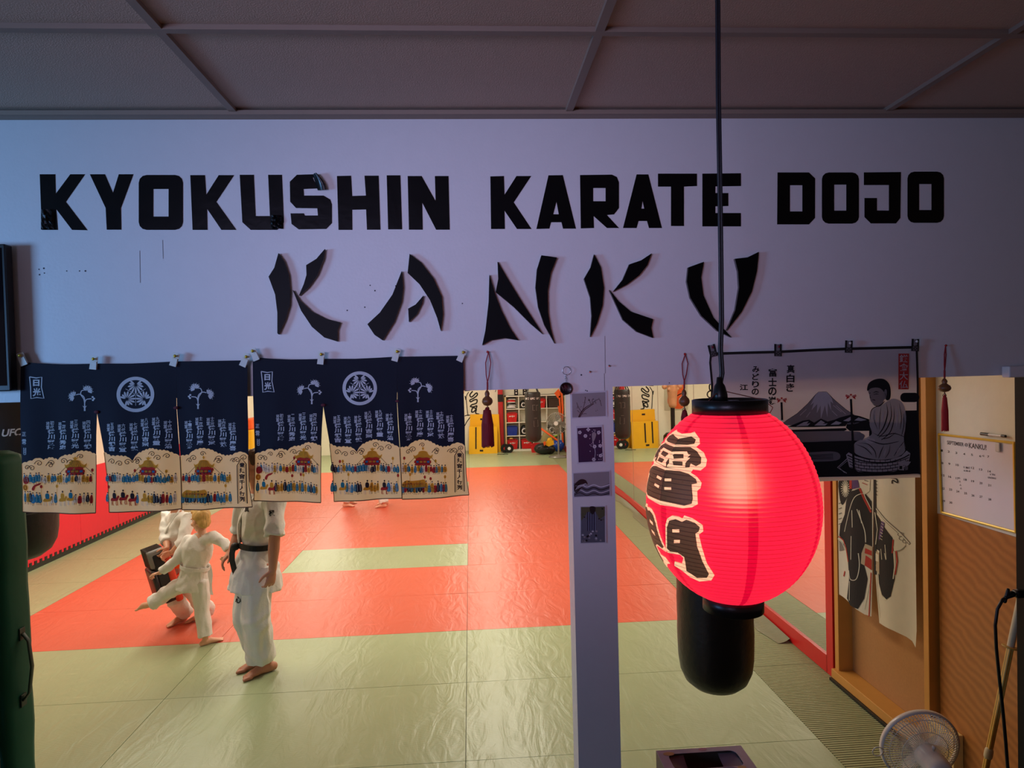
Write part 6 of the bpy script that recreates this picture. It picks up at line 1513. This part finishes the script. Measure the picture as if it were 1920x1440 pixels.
# kick pad
yp = y2-.16; pt = Q(283, 1036, yp); pe = Q(311, 1126, yp+.04); ax = (pe-pt).normalized(); fr_ = V(-.80, -.6, 0); fr_ = (fr_-ax*fr_.dot(ax)).normalized(); sd_ = ax.cross(fr_)
o = thing('kick_pad', 'black and orange kick pad with a grey striped end, held up against the kick', 'kick pad', pe)
Lp = (pe-pt).length
def pp_(a, s, f): return pt+ax*a+sd_*s+fr_*f
def pblock(name, a0, a1, s0, f0, f1, m, par=None, rad=.02):
    bm = B(); vs = bxx(bm, (a0, -s0, f0), (a1, s0, f1), 0, rad)
    for v in bm.verts: v.co = pp_(*v.co)
    return obj(name, bm, m, par or o, True)
pblock('core', 0.0, Lp, .13, -.10, .03, mat('pad_black', rgb(20, 18, 20), .45))
PGR = mat('pad_grey', rgb(128, 126, 122), .55)
pblock('end_panel', -.035, .13, .125, -.085, .055, PGR)
bm = B()
for k in range(8):
    q = bxx(bm, (-.04, -.1+.027*k, .057), (.125, -.094+.027*k, .061)); q2 = bxx(bm, (-.040, -.1+.027*k, -.08), (-.036, -.094+.027*k, .06))
for v in bm.verts: v.co = pp_(*v.co)
obj('end_ribs', bm, BLACK, o)
PO = mat('pad_orange', rgb(214, 62, 30), .5)
pblock('strike_panel', .14, Lp-.02, .135, .02, .07, mat('pad_face', rgb(26, 22, 24), .4)); pblock('edge_panel', .05, Lp+.02, .15, -.12, -.06, PO)
bm = B()
for a in (.12, .27): tube(bm, [pp_(a, -.1, -.11), pp_(a, -.05, -.17), pp_(a, .05, -.17), pp_(a, .1, -.11)], [(.02, .006)]*4, 8)
obj('grip', bm, PO, o, True)

# --- two more, standing face to face far off behind the right curtain
def small(lab, x_toe, y_px, sgn, belt):
    c = P(x_toe, y_px, z=0); k = .82; y0 = c.y; X = c.x-sgn*.10
    J = dict(pelvis=V(X, y0, .74), chest=V(X+.02*sgn, y0, 1.0), neck=V(X+.02*sgn, y0, 1.2), head=V(X+.04*sgn, y0, 1.32))
    for S, s in (('L', sgn), ('R', -sgn)):
        J['sh'+S] = V(X, y0+s*.15, 1.14); J['el'+S] = V(X+.06*sgn, y0+s*.2, .93); J['wr'+S] = V(X+.22*sgn, y0+s*.13, 1.02)
        J['hip'+S] = V(X, y0+s*.08, .70); J['kn'+S] = V(X+.03*sgn, y0+s*.11, .38); J['an'+S] = V(X-.03*sgn, y0+s*.13, .07)
        J['heel'+S] = V(X-.06*sgn, y0+s*.13, 0); J['toe'+S] = V(X+.13*sgn, y0+s*.14, 0)
    person(lab, J, k, SKK, HD, belt, GI, {S: (J['wr'+S], V(sgn, 0, .5), V(0, -1 if S == 'L' else 1, 0), 1.1, 1) for S in 'LR'}, dict(fwd=V(sgn, 0, 0), hem=.2, sleeve=.9, belt=.1, cuff=.95, fold=10), .010)
small('left of two far children in white, only feet showing under the right blue curtain', 664, 947, 1, BELTW)
small('right of two far children in white, only feet showing under the right blue curtain', 708, 949, -1, BELTO)
bpy.data.objects.remove(_fo)
